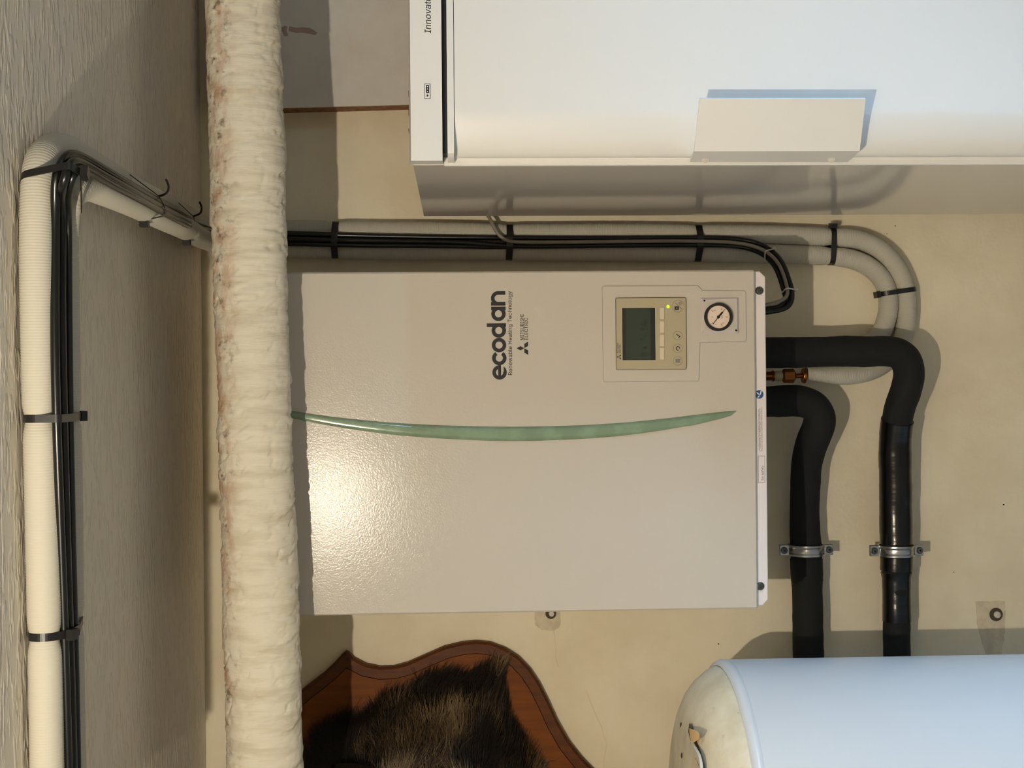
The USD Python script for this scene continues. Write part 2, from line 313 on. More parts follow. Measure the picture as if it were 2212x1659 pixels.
# ================================================================ HEAT PUMP UNIT
t = thing('heat_pump_unit', 'white wall-hung heat pump indoor unit with round gauge, display and green curved strip', 'heat pump unit')
YF = -.36
bx0, bx1, bz0, bz1 = P(1634, 1315, YF)[0], P(1634, 583, YF)[0], P(1634, 900, YF)[2], P(1634, 900, YF)[2] + .80
obj('casing', box((bx0 + .006, -.004, bz0 + .004), (bx1 - .006, YF + .045, bz1 - .004), .003), m_trayw, t)
tz0 = P(1656, 900, YF + .008)[2]
tx0, tx1 = P(1650, 1308, YF + .008)[0], P(1650, 586, YF + .008)[0]
ch = .009
tray = sg.Polygon([(tx0 + ch, tz0), (tx1 - ch, tz0), (tx1, tz0 + ch), (tx1, bz0 + .06), (tx0, bz0 + .06), (tx0, tz0 + ch)])
obj('bottom_tray', beveled(tray, -.02, -.02 - (YF + .008), .0012), m_trayw, t)
cov = obj('front_cover', box((bx0, YF + .05, bz0), (bx1, YF, bz1), .0025), m_white, t)
for u, v in ((1640, 628), (1642, 1266)):
    c = P(u, v, YF + .008)
    obj('cover_screw', face_y(lathe([(.0001, 0), (.0065, 0), (.0065, .002), (.005, .0035), (.0022, .0038), (.0018, .002), (.0001, .002)], 16), c + (0, .0003, 0)), m_screw, t)
c = P(1640, 852, YF + .008)
s_ = obj('round_sticker', face_y(lathe([(.0001, 0), (.0068, 0), (.0068, .0004), (.0001, .0004)], 28), c), m_blue, t)
obj('sticker_mark', cat(prism(sg.LineString([(c[0] - .0045, c[2] + .002), (c[0] - .001, c[2] - .001), (c[0] + .005, c[2] - .003)]).buffer(.0009), c[1] - .0004, .0002), prism(sg.LineString([(c[0] - .001, c[2] - .001), (c[0] + .003, c[2] + .004)]).buffer(.0008), c[1] - .0004, .0002)), m_trayw, s_)
# the printed paper label on the tray
a, b = P(1653, 1052, YF + .008), P(1637, 866, YF + .008)
lb = obj('paper_label', box((a[0], a[1] + .0002, a[2]), (b[0], a[1] - .0003, b[2])), m_trayw, t)
yl = a[1] - .0003
ln = []
for s, u, v0, v1, h in (('This product must be installed by a qualified person. Read the manual first', 1647, 975, 880, .0018), ('5 Installation 24 chauffage | cooling to', 1643, 975, 882, .0022), ('according to the wiring regulations and local safety rules', 1640.5, 972, 884, .0016)):
    p, q = P(u, v0, yl), P(u, v1, yl); ln.append(text(s, (p[0], p[2]), yl, q[0] - p[0], h, depth=.0002))
p, q = P(1651, 1038, yl), P(1651, 990, yl); ln.append(text('for safety', (p[0], p[2] + .001), yl, .024, .004, depth=.0002))
fr = sg.Polygon(xz([(1638, 1042), (1652, 1042), (1652, 985), (1638, 985)], yl)); ln.append(prism(fr.exterior.buffer(.0003), yl, .0002))
obj('label_print', cat(*ln), m_grey, lb)
# green strip: a lens-shaped acrylic bar, tapering at the bottom
top = np.array([(600, 881), (637, 888), (670, 895), (747, 904), (864, 915), (1011, 921), (1139, 922), (1259, 919), (1378, 911), (1497, 897), (1560, 888.5), (1591, 884.5)])
bot = np.array([(600, 892), (637, 905), (670, 913), (747, 926), (864, 942), (1011, 951), (1109, 954), (1229, 950), (1318, 945), (1408, 934), (1497, 919), (1560, 904), (1585, 896), (1591, 888)])
us = np.linspace(600, 1590.5, 90)
vt, vb_ = np.interp(us, top[:, 0], top[:, 1]), np.interp(us, bot[:, 0], bot[:, 1])
from scipy.ndimage import gaussian_filter1d as g1
vt, vb_[:80] = g1(vt, 4, mode='nearest'), g1(vb_, 4, mode='nearest')[:80]
V = []; na = 11
for u, a_, b_ in zip(us, vt, vb_):
    for k in range(na):
        f_ = k / (na - 1); p = P(u, a_ + (b_ - a_) * f_, YF)
        h = .0052 * min(1, .06 + min(f_, 1 - f_) / .17) * min(1, (b_ - a_) / 25 + .15) + .0006 * math.sin(math.pi * f_)
        V.append(p + (0, -h, 0))
    V.append(P(u, b_, YF) + (0, .0006, 0)); V.append(P(u, a_, YF) + (0, .0006, 0))
m_ = na + 2; Fc = []
for i in range(len(us) - 1):
    for k in range(m_):
        k2 = (k + 1) % m_; Fc += [[i * m_ + k, (i + 1) * m_ + k, (i + 1) * m_ + k2], [i * m_ + k, (i + 1) * m_ + k2, i * m_ + k2]]
for k in range(1, m_ - 1):
    Fc += [[0, k, k + 1], [(len(us) - 1) * m_, (len(us) - 1) * m_ + k + 1, (len(us) - 1) * m_ + k]]
gm = trimesh.Trimesh(np.array(V), Fc, process=False); gm.fix_normals()
obj('green_strip', gm, m_green, t, smooth=50)
# word mark built from rings and bars
def ring(c, r1, r2): return sg.Point(c).buffer(r1, quad_segs=24).difference(sg.Point(c).buffer(r2, quad_segs=24))
o0, oe = P(1095, 820, YF), P(1092, 629, YF)
Lx = oe[0] - o0[0]; R1 = .0113; R2 = .0056; sw = R1 - R2
base = lambda x: P(1095 - (x - o0[0]) / Lx * 2.0, 820, YF)[2]
xs = {k: P(1079, v, YF)[0] for k, v in dict(e=804.5, c=773.5, o=745.5, d=714, a=678).items()}
zc = lambda x: base(x) + R1
W = []
x = xs['e']; z = zc(x)
W.append(ring((x, z), R1, R2).difference(sg.Polygon([(x, z - .0022), (x + .03, z - .0022), (x + .03, z - .0065), (x + .001, z - .0065)])).union(sg.box(x - R1 + .002, z - .0024, x + R1 - .0012, z + .0022)).difference(sg.box(x + R2 - .001, z - .0052, x + R1 + .01, z - .0024)))
x = xs['c']; z = zc(x); W.append(ring((x, z), R1, R2).difference(sg.Polygon([(x + .001, z), (x + .03, z + .021), (x + .03, z - .021)])))
x = xs['o']; W.append(ring((x, zc(x)), R1, R2))
x = xs['d']; z = zc(x); W.append(ring((x, z), R1, R2).union(sg.box(x + R1 - sw, z - R1, x + R1, z + R1 + .0075)))
x = xs['a']; z = zc(x); W.append(ring((x, z), R1, R2).union(sg.box(x + R1 - sw, z - R1, x + R1, z + R1)))
x = P(1079, 644.5, YF)[0]; z = zc(x)
W.append(ring((x, z), R1, R2).intersection(sg.box(x - 1, z, x + 1, z + 1)).union(sg.box(x - R1, z - R1, x - R2, z + R1)).union(sg.box(x + R2, z - R1, x + R1, z)))
obj('lettering', cat(*[prism(w, YF, .0005) for w in W]), m_black, t, label='large black rounded lettering')
p, q = P(1106.5, 810, YF), P(1105, 629, YF)
obj('lettering', text('Renewable Heating Technology', (p[0], p[2]), YF, q[0] - p[0], .0062), m_black, t, label='thin black tag line')
p, q = P(1131.5, 734, YF), P(1131, 679, YF); lt = [text('MITSUBISHI', (p[0], p[2]), YF, q[0] - p[0], .0056)]
p, q = P(1140.5, 734, YF), P(1140, 687, YF); lt.append(text('ELECTRIC', (p[0], p[2]), YF, q[0] - p[0], .0056))
obj('lettering', cat(*lt), m_black, t, label='two lines of small black capitals')
def diamonds(c, L, wd):
    out = []
    for a in (90, 210, 330):
        d = np.array([math.cos(math.radians(a)), math.sin(math.radians(a))]); n = np.array([-d[1], d[0]])
        out.append(sg.Polygon([c, c + d * L / 2 + n * wd / 2, c + d * L, c + d * L / 2 - n * wd / 2]).buffer(-.0001))
    return out
p = P(1132.6, 752.2, YF); obj('emblem', cat(*[prism(g, YF, .0005) for g in diamonds(np.array([p[0], p[2]]), .0122, .0070)]), m_black, t, label='three black diamonds emblem')
# control fascia
fp = sg.Polygon(xz([(1301, 618), (1508, 617), (1517, 627), (1611, 628), (1612, 737), (1512, 740), (1510, 823), (1303, 825)], YF)).buffer(-.003).buffer(.003, quad_segs=5)
gz = P(1554, 682, YF)
g0, g1_ = P(1596, 721, YF), P(1513, 643, YF)
ghole = rrect(g0[0], g0[2], g1_[0], g1_[2], .0015)
gin = rrect(g0[0] + .0045, g0[2] + .005, g1_[0] - .0045, g1_[2] - .0045, .001)
obj('fascia_gap', prism(fp.buffer(.0004), YF + .0003, .0005), m_grey, t)
fasc_b = beveled(fp, YF + .0002, .0016, .0008)
obj('control_fascia', fasc_b, m_white, t)
YS = YF - .0014
# gauge housing: a raised bevelled square frame around the round gauge
gh = prism(ghole.difference(gin), YS, .0012)
hs = obj('gauge_housing', beveled(ghole, YS, .0042, .0038), m_gin, t)
obj('housing_plate', prism(gin.buffer(-.0012), YS - .0040, .0006), m_white, hs)
YG = YS - .0046
gc = P(1551, 685, YG); 
gg = obj('pressure_gauge', face_y(lathe([(.0001, 0), (.0222, 0), (.0222, .006), (.0212, .0078), (.0192, .0078), (.0182, .006), (.0178, .0024), (.0001, .0024)], 48), gc), m_black, t, label='round gauge with black ring')
obj('dial', face_y(lathe([(.0001, .0), (.0179, .0), (.0179, .0004), (.0001, .0004)], 40), gc + (0, -.0024, 0)), m_dial, gg)
yd = gc[1] - .0028
tk = []
for a in np.linspace(-225, 45, 5):
    d = np.array([math.cos(math.radians(a)), math.sin(math.radians(a))]); tk.append(prism(sg.LineString([np.array([gc[0], gc[2]]) + d * .0118, np.array([gc[0], gc[2]]) + d * .0152]).buffer(.0004), yd, .0002))
tk += [text(s, (gc[0] + x, gc[2] + z), yd, None, .0026, depth=.0002) for s, x, z in (('0', -.0105, -.0085), ('1', -.0125, .0035), ('2', -.0008, .0085), ('3', .0095, .0045), ('4', .0075, -.0085), ('bar', -.002, -.0068))]
obj('dial_print', cat(*tk), m_grey, gg)
n0, n1, nc = P(1540, 700, yd), P(1566, 668, yd), np.array([gc[0], gc[2]])
n0, n1 = np.array([n0[0], n0[2]]), np.array([n1[0], n1[2]])
obj('needle', cat(prism(sg.LineString([n0, nc]).buffer(.0005), yd - .0008, .0005), prism(sg.LineString([nc, nc + (n1 - nc) * .55]).buffer(.0013), yd - .0008, .0005), prism(sg.LineString([nc, n1]).buffer(.0003), yd - .0008, .0005), face_y(lathe([(.0001, 0), (.0024, 0), (.0024, .0012), (.0001, .0016)], 16), (gc[0], yd - .0003, gc[2]))), m_black, gg)
# controller
c0, c1 = P(1482, 797, YF), P(1330, 644, YF)
ctl = obj('controller', beveled(rrect(c0[0], c0[2], c1[0], c1[2], .0022), YS, .0050, .0012), m_panel, t)
obj('controller_gap', prism(rrect(c0[0] - .0009, c0[2] - .0009, c1[0] + .0009, c1[2] + .0009, .0026), YS, .0003), m_grey, ctl)
YC = YS - .0050
s0, s1 = P(1416, 778, YC), P(1343.5, 665.5, YC)
obj('screen_border', prism(rrect(s0[0] - .0007, s0[2] - .0007, s1[0] + .0007, s1[2] + .0007, .0006), YC, .0003), m_btn, ctl)
scr = obj('screen', prism(sg.box(s0[0], s0[2], s1[0], s1[2]), YC - .0003, .0004), m_lcd, ctl)
YI = YC - .0007
ink = []
p = P(1399, 715, YI); ink += [text('16', (p[0], p[2]), YI, .0125, .0098, depth=.0002)]
p = P(1399, 699, YI); ink += [text('°C', (p[0], p[2]), YI, .0065, .0055, depth=.0002)]
p = P(1399, 770, YI); ink += [text('R', (p[0], p[2]), YI, .006, .010, depth=.0002)]
for u, v, r_ in ((1394, 751, .0022), (1385, 733, .0018), (1376, 735, .001), (1376, 728, .001), (1392, 726, .0012)):
    p = P(u, v, YI); ink.append(prism(sg.Point(p[0], p[2]).buffer(r_), YI, .0002))
p, q = P(1415.5, 777, YI), P(1405, 666.5, YI); ink.append(prism(sg.box(p[0], p[2], q[0], q[2]), YI, .00015))
p, q = P(1352, 777, YI), P(1345, 666.5, YI); ink.append(prism(sg.box(p[0], p[2], q[0], q[2]), YI, .00008))
obj('screen_print', cat(*ink), m_lcdink, scr)
for v in (677.5, 706.5, 735.5, 764):
    a, b = P(1435, v + 12.5, YC), P(1425, v - 12.5, YC); obj('soft_button', box((a[0], YC + .0005, a[2]), (b[0], YC - .0016, b[2]), .0005), m_btn, ctl)
p = P(1443, 662, YC); obj('status_light', prism(sg.Point(p[0], p[2]).buffer(.0028).union(sg.box(p[0] - .003, p[2] - .0026, p[0] + .001, p[2] + .0026)).buffer(-.0004), YC, .0006), m_led, ctl, label='lit green status light')
def rbtn(u, v, r_):
    p = P(u, v, YC); b = obj('round_button', face_y(lathe([(.0001, 0), (r_, 0), (r_, .0004), (r_ * .95, .0013), (r_ * .88, .0006), (r_ * .8, .0007), (.0001, .0009)], 32), p), m_panel, ctl); return b, p
b_, p = rbtn(1464.5, 661.5, .0098); yy = YC - .0009
obj('button_symbol', cat(prism(sg.box(p[0] - .0058, p[2] - .001, p[0] - .0005, p[2] + .0055).difference(sg.Point(p[0] - .003, p[2] + .002).buffer(.0011)), yy, .0003)), m_black, b_)
obj('button_symbol', cat(prism(sg.LineString([(p[0] - .0045, p[2] - .0055), (p[0] + .0045, p[2] + .0035)]).buffer(.0004), yy, .0003), prism(ring((p[0] + .0045, p[2] - .0035), .0022, .0015), yy, .0003)), m_grey, b_)
b_, p = rbtn(1464, 725, .0073); obj('button_symbol', prism(sg.LineString([(p[0] + .002, p[2] + .0022), (p[0] - .0012, p[2] - .0034), (p[0] - .0034, p[2] - .001)]).buffer(.0006), yy, .0003), m_black, b_)
b_, p = rbtn(1464, 752.5, .0073); obj('button_symbol', prism(ring((p[0], p[2]), .0034, .0023).difference(sg.box(p[0] - .004, p[2] - .004, p[0] - .0005, p[2] - .001)), yy, .0003), m_black, b_)
b_, p = rbtn(1464, 779.5, .0073); obj('button_symbol', cat(*[prism(sg.box(p[0] - .003, p[2] + k - .0005, p[0] + .003, p[2] + k + .0005), yy, .0003) for k in (-.003, -.0015, 0, .0015, .003)]), m_grey, b_)
p = P(1338, 771, YC); dd = [prism(g, YC, .0003) for g in diamonds(np.array([p[0], p[2]]), .0047, .0024)]
p, q = P(1336, 762, YC), P(1341, 762, YC)
obj('emblem', cat(*dd, text('MITSUBISHI', (p[0], p[2]), YC, .0155, .0026, depth=.0003), text('ELECTRIC', (q[0], q[2]), YC, .0135, .0026, depth=.0003)), m_black, ctl, label='tiny black emblem and name')

# ================================================================ FREEZER
t = thing('freezer', 'tall white upright freezer with plate handle at the right of the heat pump unit', 'freezer')
YL, YD, YB = -.608, -.660, -.042
fx = P(960, 357, YL)[0]; fx1 = fx + .60
zt_f, zt_b = P(893, 355, YL)[2], P(916, 469, YB)[2]
obj('cabinet', hull([(x, y, z) for x in (fx, fx1) for y, z in ((YL, 0.03), (YB, 0.03), (YL, zt_f), (YB, zt_b))]), m_freezer_side, t)
obj('foot', box((fx + .03, YL + .03, 0), (fx + .09, YL + .09, .032), .003), m_dark, t); obj('foot', box((fx1 - .09, YL + .03, 0), (fx1 - .03, YL + .09, .032), .003), m_dark, t)
obj('foot', box((fx + .03, YB - .09, 0), (fx + .09, YB - .03, .032), .003), m_dark, t); obj('foot', box((fx1 - .09, YB - .09, 0), (fx1 - .03, YB - .03, .032), .003), m_dark, t)
# header above the door, its left end bevelled
hz1, hz0 = P(888, 345, YD)[2], P(956, 345, YD)[2]
hx = P(920, 347, YD)[0]; hxe = P(920, 355.5, YL)[0]
prof = lambda x_: None
hdr = hull([(hx, YD, hz0), (hx, YD, hz1), (fx1, YD, hz0), (fx1, YD, hz1), (hxe, YL + .0, hz0 - .0), (hxe, YL, hz1 + .004), (fx1, YL, hz0), (fx1, YL, hz1 + .004)])
obj('header_panel', hdr, m_freezer, t)
dz1 = P(967, 345, YD)[2]
obj('header_gap', box((hx + .012, YD + .014, hz0 + .002), (fx1 - .005, YL + .002, dz1 - .002)), m_dark, t)
# door: flat front, rounded left edge
pv = [(100, YD), (238, YD), (250, YD + .0012), (266, YD + .0036), (284, YD + .0072), (302, YD + .0115), (318, YD + .0165), (330, YD + .022), (337, YD + .028), (340, YD + .034), (341, YL - .006)]
pr = [(P(1500, v, y)[0], y) for v, y in pv][::-1]
pr = [(q[0], q[1]) for q in pr] + [(fx1, YD), (fx1, YL - .006)]
def zprism(poly2, z0, z1):
    m = trimesh.creation.extrude_polygon(sg.Polygon(poly2), z1 - z0, engine='earcut'); m.apply_translation((0, 0, z0)); return m
ds = P(983, 345, YD)[2]
obj('door', zprism(pr, .08, ds), m_freezer, t, smooth=35)
pr2 = list(pr); 
capx = P(975, 343, YD + .01)[0]
obj('door_cap', zprism([(capx, YL - .006), (capx, YD + .012), (capx + .006, YD + .001), (capx + .02, YD - .0012), (fx1, YD - .0012), (fx1, YL - .006)], ds + .0008, dz1), m_freezer, t)
obj('door_gasket', box((fx + .012, YL - .0062, .09), (fx1 - .005, YL + .001, dz1 - .004)), m_grey, t)
# lip between door and side
lipx = P(1500, 358, YL)[0]
obj('front_lip', box((lipx, YL - .006, .05), (lipx + .014, YL + .004, hz0 - .001), .0015), m_freezer, t)
# handle: folded plate with two screws on its flange
A_, B_, C_, D_ = P(1512, 214, YD - .046), P(1870, 214, YD - .046), P(1857, 326, YD - .012), P(1500, 327, YD - .012)
E_, F_ = P(1490, 350, YL - .012), P(1831, 350, YL - .012)
def slab(quad, n_, th):
    n_ = np.array(n_, float) / np.linalg.norm(n_); return hull([q for q in quad] + [q + n_ * th for q in quad])
nn = np.cross(B_ - A_, D_ - A_); nn = nn if nn[1] > 0 else -nn
hd = obj('handle', cat(slab([A_, B_, C_, D_], nn, .0055), slab([D_, C_, F_, E_], (.55, .55, 0), .004)), m_freezer, t, label='folded white plate handle')
for u, v in ((1524, 344), (1796, 343)):
    w = (v - 327) / 23.0; c = P(u, v, YD - .012 + w * (YL - .012 - YD + .012))
    m = lathe([(.0001, 0), (.006, 0), (.0052, .0016), (.0001, .0022)], 16)
    m.apply_transform(trimesh.geometry.align_vectors([0, 0, 1], np.array([-.8, -.6, 0]))); m.apply_translation(c)
    obj('handle_screw', m, m_tiew, hd)
p, q = P(931, 72, YD), P(931, -22, YD)
obj('lettering', text('Innovation', (p[0], p[2]), YD, q[0] - p[0], .0085, shear=.15, depth=.0003), m_black, t, label='thin black script on the header')
a, b = P(929.5, 213, YD), P(917, 181.5, YD)
ib = obj('display_label', prism(sg.box(a[0], a[2], b[0], b[2]), YD, .0004), m_trayw, t)
a2, b2 = P(927, 201, YD), P(920, 184, YD)
obj('label_print', cat(prism(sg.box(a[0], a[2], b[0], b[2]).exterior.buffer(.0003), YD - .0004, .0002), prism(sg.box(a2[0], a2[2], b2[0], b2[2]).difference(shapely.union_all([sg.Point(a2[0] + (b2[0] - a2[0]) * k, (a2[2] + b2[2]) / 2).buffer(.0009, quad_segs=2) for k in (.2, .5, .8)])), YD - .0004, .0002),
    *[prism(sg.LineString([(P(923.5, 206.5, YD)[0] - .0013 * math.cos(a_), P(923.5, 206.5, YD)[2] - .0013 * math.sin(a_)), (P(923.5, 206.5, YD)[0] + .0013 * math.cos(a_), P(923.5, 206.5, YD)[2] + .0013 * math.sin(a_))]).buffer(.00035), YD - .0004, .0002) for a_ in (0, 1.05, 2.1)]), m_black, ib)
for v, l in ((80, 22), (120, 14), (148, 10), (207, 18), (246, 16), (285, 8)):
    p = P(885, v, YL + .02); obj('rust_spot', box((p[0] - l * .0003, YL + .004, hz1 - .003), (p[0] + l * .0003, YL + .03, p[2] + .0012), .001), m_rust, t)

# ================================================================ WRAPPED DUCT
dc0 = np.array([0.0, -.470, CAMH])
pa = P(554.5, 1000, -.470); dslope = .021
xsx = np.arange(-1.73, 1.73, .0032)
path = np.stack([xsx, np.full_like(xsx, -.470), pa[2] + dslope * (xsx - pa[0])], 1)
# follow the photo's edge line exactly in view
q0, q1 = P(524, 0, -.470), P(573.5, 1659, -.470)
path[:, 2] = q1[2] + (q0[2] - q1[2]) * (xsx - q1[0]) / (q0[0] - q1[0])
nd = 112; th = np.arange(nd) / nd * 2 * np.pi
X, TH = np.meshgrid(xsx, th, indexing='ij')
cx, sx = np.cos(TH), np.sin(TH)
n3 = lambda fx_, fr, seed: meshkit.noise(np.stack([X * fx_ + 50, cx * fr + 9, sx * fr + 9], -1), seed) - .5
disp = .0040 * n3(9, .8, 1) + .0016 * n3(34, 1.3, 2)
# overlapping turns of the bandage: small steps with an irregular slant
turn = (X + .012 * cx * 1.0 + .010 * sx + .016 * n3(6, 1.1, 3)) / .062
fracp = turn - np.floor(turn)
disp += .0022 * (1 - fracp) ** 1 * (meshkit.noise(np.stack([np.floor(turn), cx * 1.2 + 5, sx * 1.2 + 5], -1), 8)) * 1.6
# fine creases round the pipe, grouped
cr = np.abs(n3(70, 1.3, 4) + .30 * n3(160, 2.2, 5)); grp = np.clip((meshkit.noise(np.stack([X * 14 + 3, cx * 1.5 + 7, sx * 1.5 + 7], -1), 6) - .30) * 3, 0, 1)
disp -= .0032 * np.clip(1 - cr / .06, 0, 1) * grp + .0018 * np.clip(1 - np.abs(n3(130, 1.8, 14)) / .05, 0, 1) * (1 - grp * .5)
disp += .0008 * n3(240, 4, 11) * grp + .0012 * n3(110, 2.0, 12)
duct = sweep(path, .0545 - disp.mean(), nd, disp)
single('wrapped_duct', duct, m_duct, 'thick pipe wrapped in crinkled off-white plaster bandage, running the full height of the picture', 'pipe', smooth=60)

# ================================================================ PIPES, CABLES
RP = .0178
yw = -.0235
def px_path(pts):
    out = []
    for q in pts:
        out.append(P(q[0], q[1], q[2]) if q[3] == 'y' else PZ(q[0], q[1], CZ - q[2] * .92))
    return out
Y = lambda u, v, y=yw: (u, v, y, 'y')
Zc = lambda u, v, d: (u, v, d, 'z')
A_pts = [Zc(103, 1760, .024), Zc(99, 1500, .024), Zc(93, 1200, .024), Zc(86, 900, .024), Zc(80, 620, .024), Zc(81, 430, .024), Zc(90, 352, .024), Zc(118, 323, .024), Zc(158, 334, .024), Zc(215, 368, .024), Zc(290, 410, .024), Zc(360, 446, .025), Zc(405, 470, .028), Y(470, 495, -.050), Y(540, 497), Y(640, 497), Y(780, 499), Y(1000, 501), Y(1100, 504), Y(1300, 503), Y(1507, 505), Y(1650, 506.5), Y(1799, 512), Y(1860, 519), Y(1912, 548), Y(1944, 592), Y(1957, 635), Y(1958, 690), Y(1946, 740, -.03), Y(1912, 783, -.045), Y(1860, 806, -.06), Y(1800, 810, -.07), Y(1741, 806, -.075)]
B_pts = [Zc(153, 1760, .024), Zc(148, 1500, .024), Zc(145, 1200, .024), Zc(141, 900, .024), Zc(136, 640, .026), Zc(136, 480, .034), Zc(146, 428, .042), Zc(176, 403, .050), Zc(220, 410, .058), Zc(290, 440, .060), Zc(360, 474, .058), Zc(405, 496, .052), Y(470, 525, -.055), Y(540, 536), Y(640, 537), Y(780, 540), Y(1000, 542), Y(1100, 543), Y(1300, 545), Y(1507, 546), Y(1650, 548), Y(1792, 553.5), Y(1846, 562), Y(1886, 583), Y(1912, 617), Y(1919, 661), Y(1908, 708), Y(1880, 744, -.028), Y(1820, 763, -.04), Y(1740, 766, -.06), Y(1650, 766, -.08)]
wall_ties = [725, 1100, 1507, 1797]
def pinch_at(path, s_pts, depth, wdt=.010):
    k = np.zeros(len(path))
    for c in s_pts:
        d = np.linalg.norm(path - c, axis=1); k = np.maximum(k, depth * np.exp(-(d / wdt) ** 2 / 1.2))
    return k
def pipe(pts, endtaper=False):
    path, s = spline(px_path(pts), .00075)
    rad = np.full(len(path), RP) + .00022 * np.cos(s / .003 * 2 * np.pi)
    j = [path[np.argmin(np.linalg.norm(path - P(u, 520, yw), axis=1))] for u in wall_ties] + [path[np.argmin(np.linalg.norm(path - PZ(u, v, CZ - .024), axis=1))] for u, v in ((110, 903), (110, 1370))] + [path[np.argmin(np.linalg.norm(path - PZ(u, v, CZ - .045), axis=1))] for u, v in ((300, 430), (400, 480))]
    rad -= pinch_at(path, j, .0028)
    if endtaper: rad[-90:] -= np.linspace(0, .0065, 90)
    return path, sweep(path, rad, 26)
pathA, mA = pipe(A_pts, True); pathB, mB = pipe(B_pts)
single('insulated_pipe', mA, m_sleeve, 'white ribbed sleeved pipe ending at the brass valve, outer one of the pair', 'pipe', smooth=60)
single('insulated_pipe', mB, m_sleeve, 'white ribbed sleeved pipe of the pair, inner one in the bend', 'pipe', smooth=60)
yc = -.0475
def cable(name, pts, r_, m, label, cat_, step=.004, n=14):
    path, s = spline(px_path(pts), step); return path, single(name, sweep(path, r_, n), m, label, cat_, smooth=60)
rc = .0047
c1 = [Zc(150, 1760, .045), Zc(143, 1500, .045), Zc(133, 1200, .045), Zc(122, 903, .046), Zc(118, 640, .045), Zc(119, 440, .046), Zc(122, 380, .050), Zc(138, 342, .055), Zc(165, 334, .058), Zc(215, 360, .066), Zc(290, 404, .076), Zc(360, 443, .076), Zc(405, 468, .068), Y(470, 494, -.085), Y(540, 502, yc + .002), Y(640, 505, yc), Y(780, 509, yc), Y(1000, 513, yc), Y(1100, 514, yc), Y(1300, 515, yc), Y(1507, 514, yc), Y(1600, 518, yc - .004), Y(1650, 532, yc - .02), Y(1686, 563, yc - .05), Y(1704, 605, yc - .075), Y(1711, 638, yc - .085), Y(1700, 663, yc - .09), Y(1640, 673, yc - .09)]
c2 = [Zc(160, 1760, .045), Zc(154, 1500, .045), Zc(145, 1200, .045), Zc(137, 903, .046), Zc(133, 640, .045), Zc(134, 450, .047), Zc(137, 396, .060), Zc(150, 358, .066), Zc(172, 350, .068), Zc(215, 374, .074), Zc(290, 415, .083), Zc(360, 454, .082), Zc(405, 479, .074), Y(470, 503, -.088), Y(540, 513, yc - .002), Y(640, 516, yc - .002), Y(780, 520, yc - .002), Y(1000, 524, yc - .002), Y(1100, 531, yc), Y(1300, 530, yc), Y(1507, 529, yc), Y(1600, 533, yc - .005), Y(1650, 551, yc - .025), Y(1678, 583, yc - .05), Y(1692, 622, yc - .07), Y(1697, 642, yc - .078), Y(1688, 660, yc - .085), Y(1640, 668, yc - .085)]
c3 = [Zc(169, 1760, .046), Zc(164, 1500, .046), Zc(157, 1200, .047), Zc(151, 903, .048), Zc(148, 640, .047), Zc(147, 470, .050), Zc(150, 410, .062), Zc(160, 376, .070), Zc(178, 366, .073), Zc(215, 385, .078), Zc(290, 425, .086), Zc(360, 463, .085), Zc(405, 487, .076), Y(470, 511, -.090), Y(540, 523, yc), Y(640, 527, yc), Y(780, 530, yc), Y(1000, 532, yc), Y(1100, 533, yc + .008), Y(1300, 521, yc + .006), Y(1507, 520, yc + .006), Y(1600, 525, yc + .004), Y(1650, 541, yc - .014), Y(1682, 573, yc - .042), Y(1698, 613, yc - .065), Y(1703, 640, yc - .074), Y(1694, 664, yc - .08), Y(1640, 676, yc - .078)]
cc = [cable('electric_cable', c1, rc, m_cable, 'black cable nearest the freezer in the strapped bundle', 'cable')[0],
      cable('electric_cable', c2, rc, m_cable, 'black cable on the box side of the grey cord in the strapped bundle', 'cable')[0],
      cable('electric_cable', c3, rc * .9, m_cable, 'black cable lying deepest in the bundle behind the grey cord', 'cable')[0]]
g = [Y(1052, 462, -.03), Y(1062, 480, -.050), Y(1075, 504, -.057), Y(1090, 517, -.0565), Y(1110, 522, -.056), Y(1300, 522, -.056), Y(1507, 521, -.056), Y(1600, 526, -.066), Y(1652, 542, -.085), Y(1684, 574, -.11), Y(1698, 612, -.132), Y(1701, 634, -.14), Y(1690, 648, -.142), Y(1640, 661, -.14)]
cable('power_cord', g, .0033, m_cordg, 'grey power cord coming from behind the freezer and joining the black cables', 'cord')

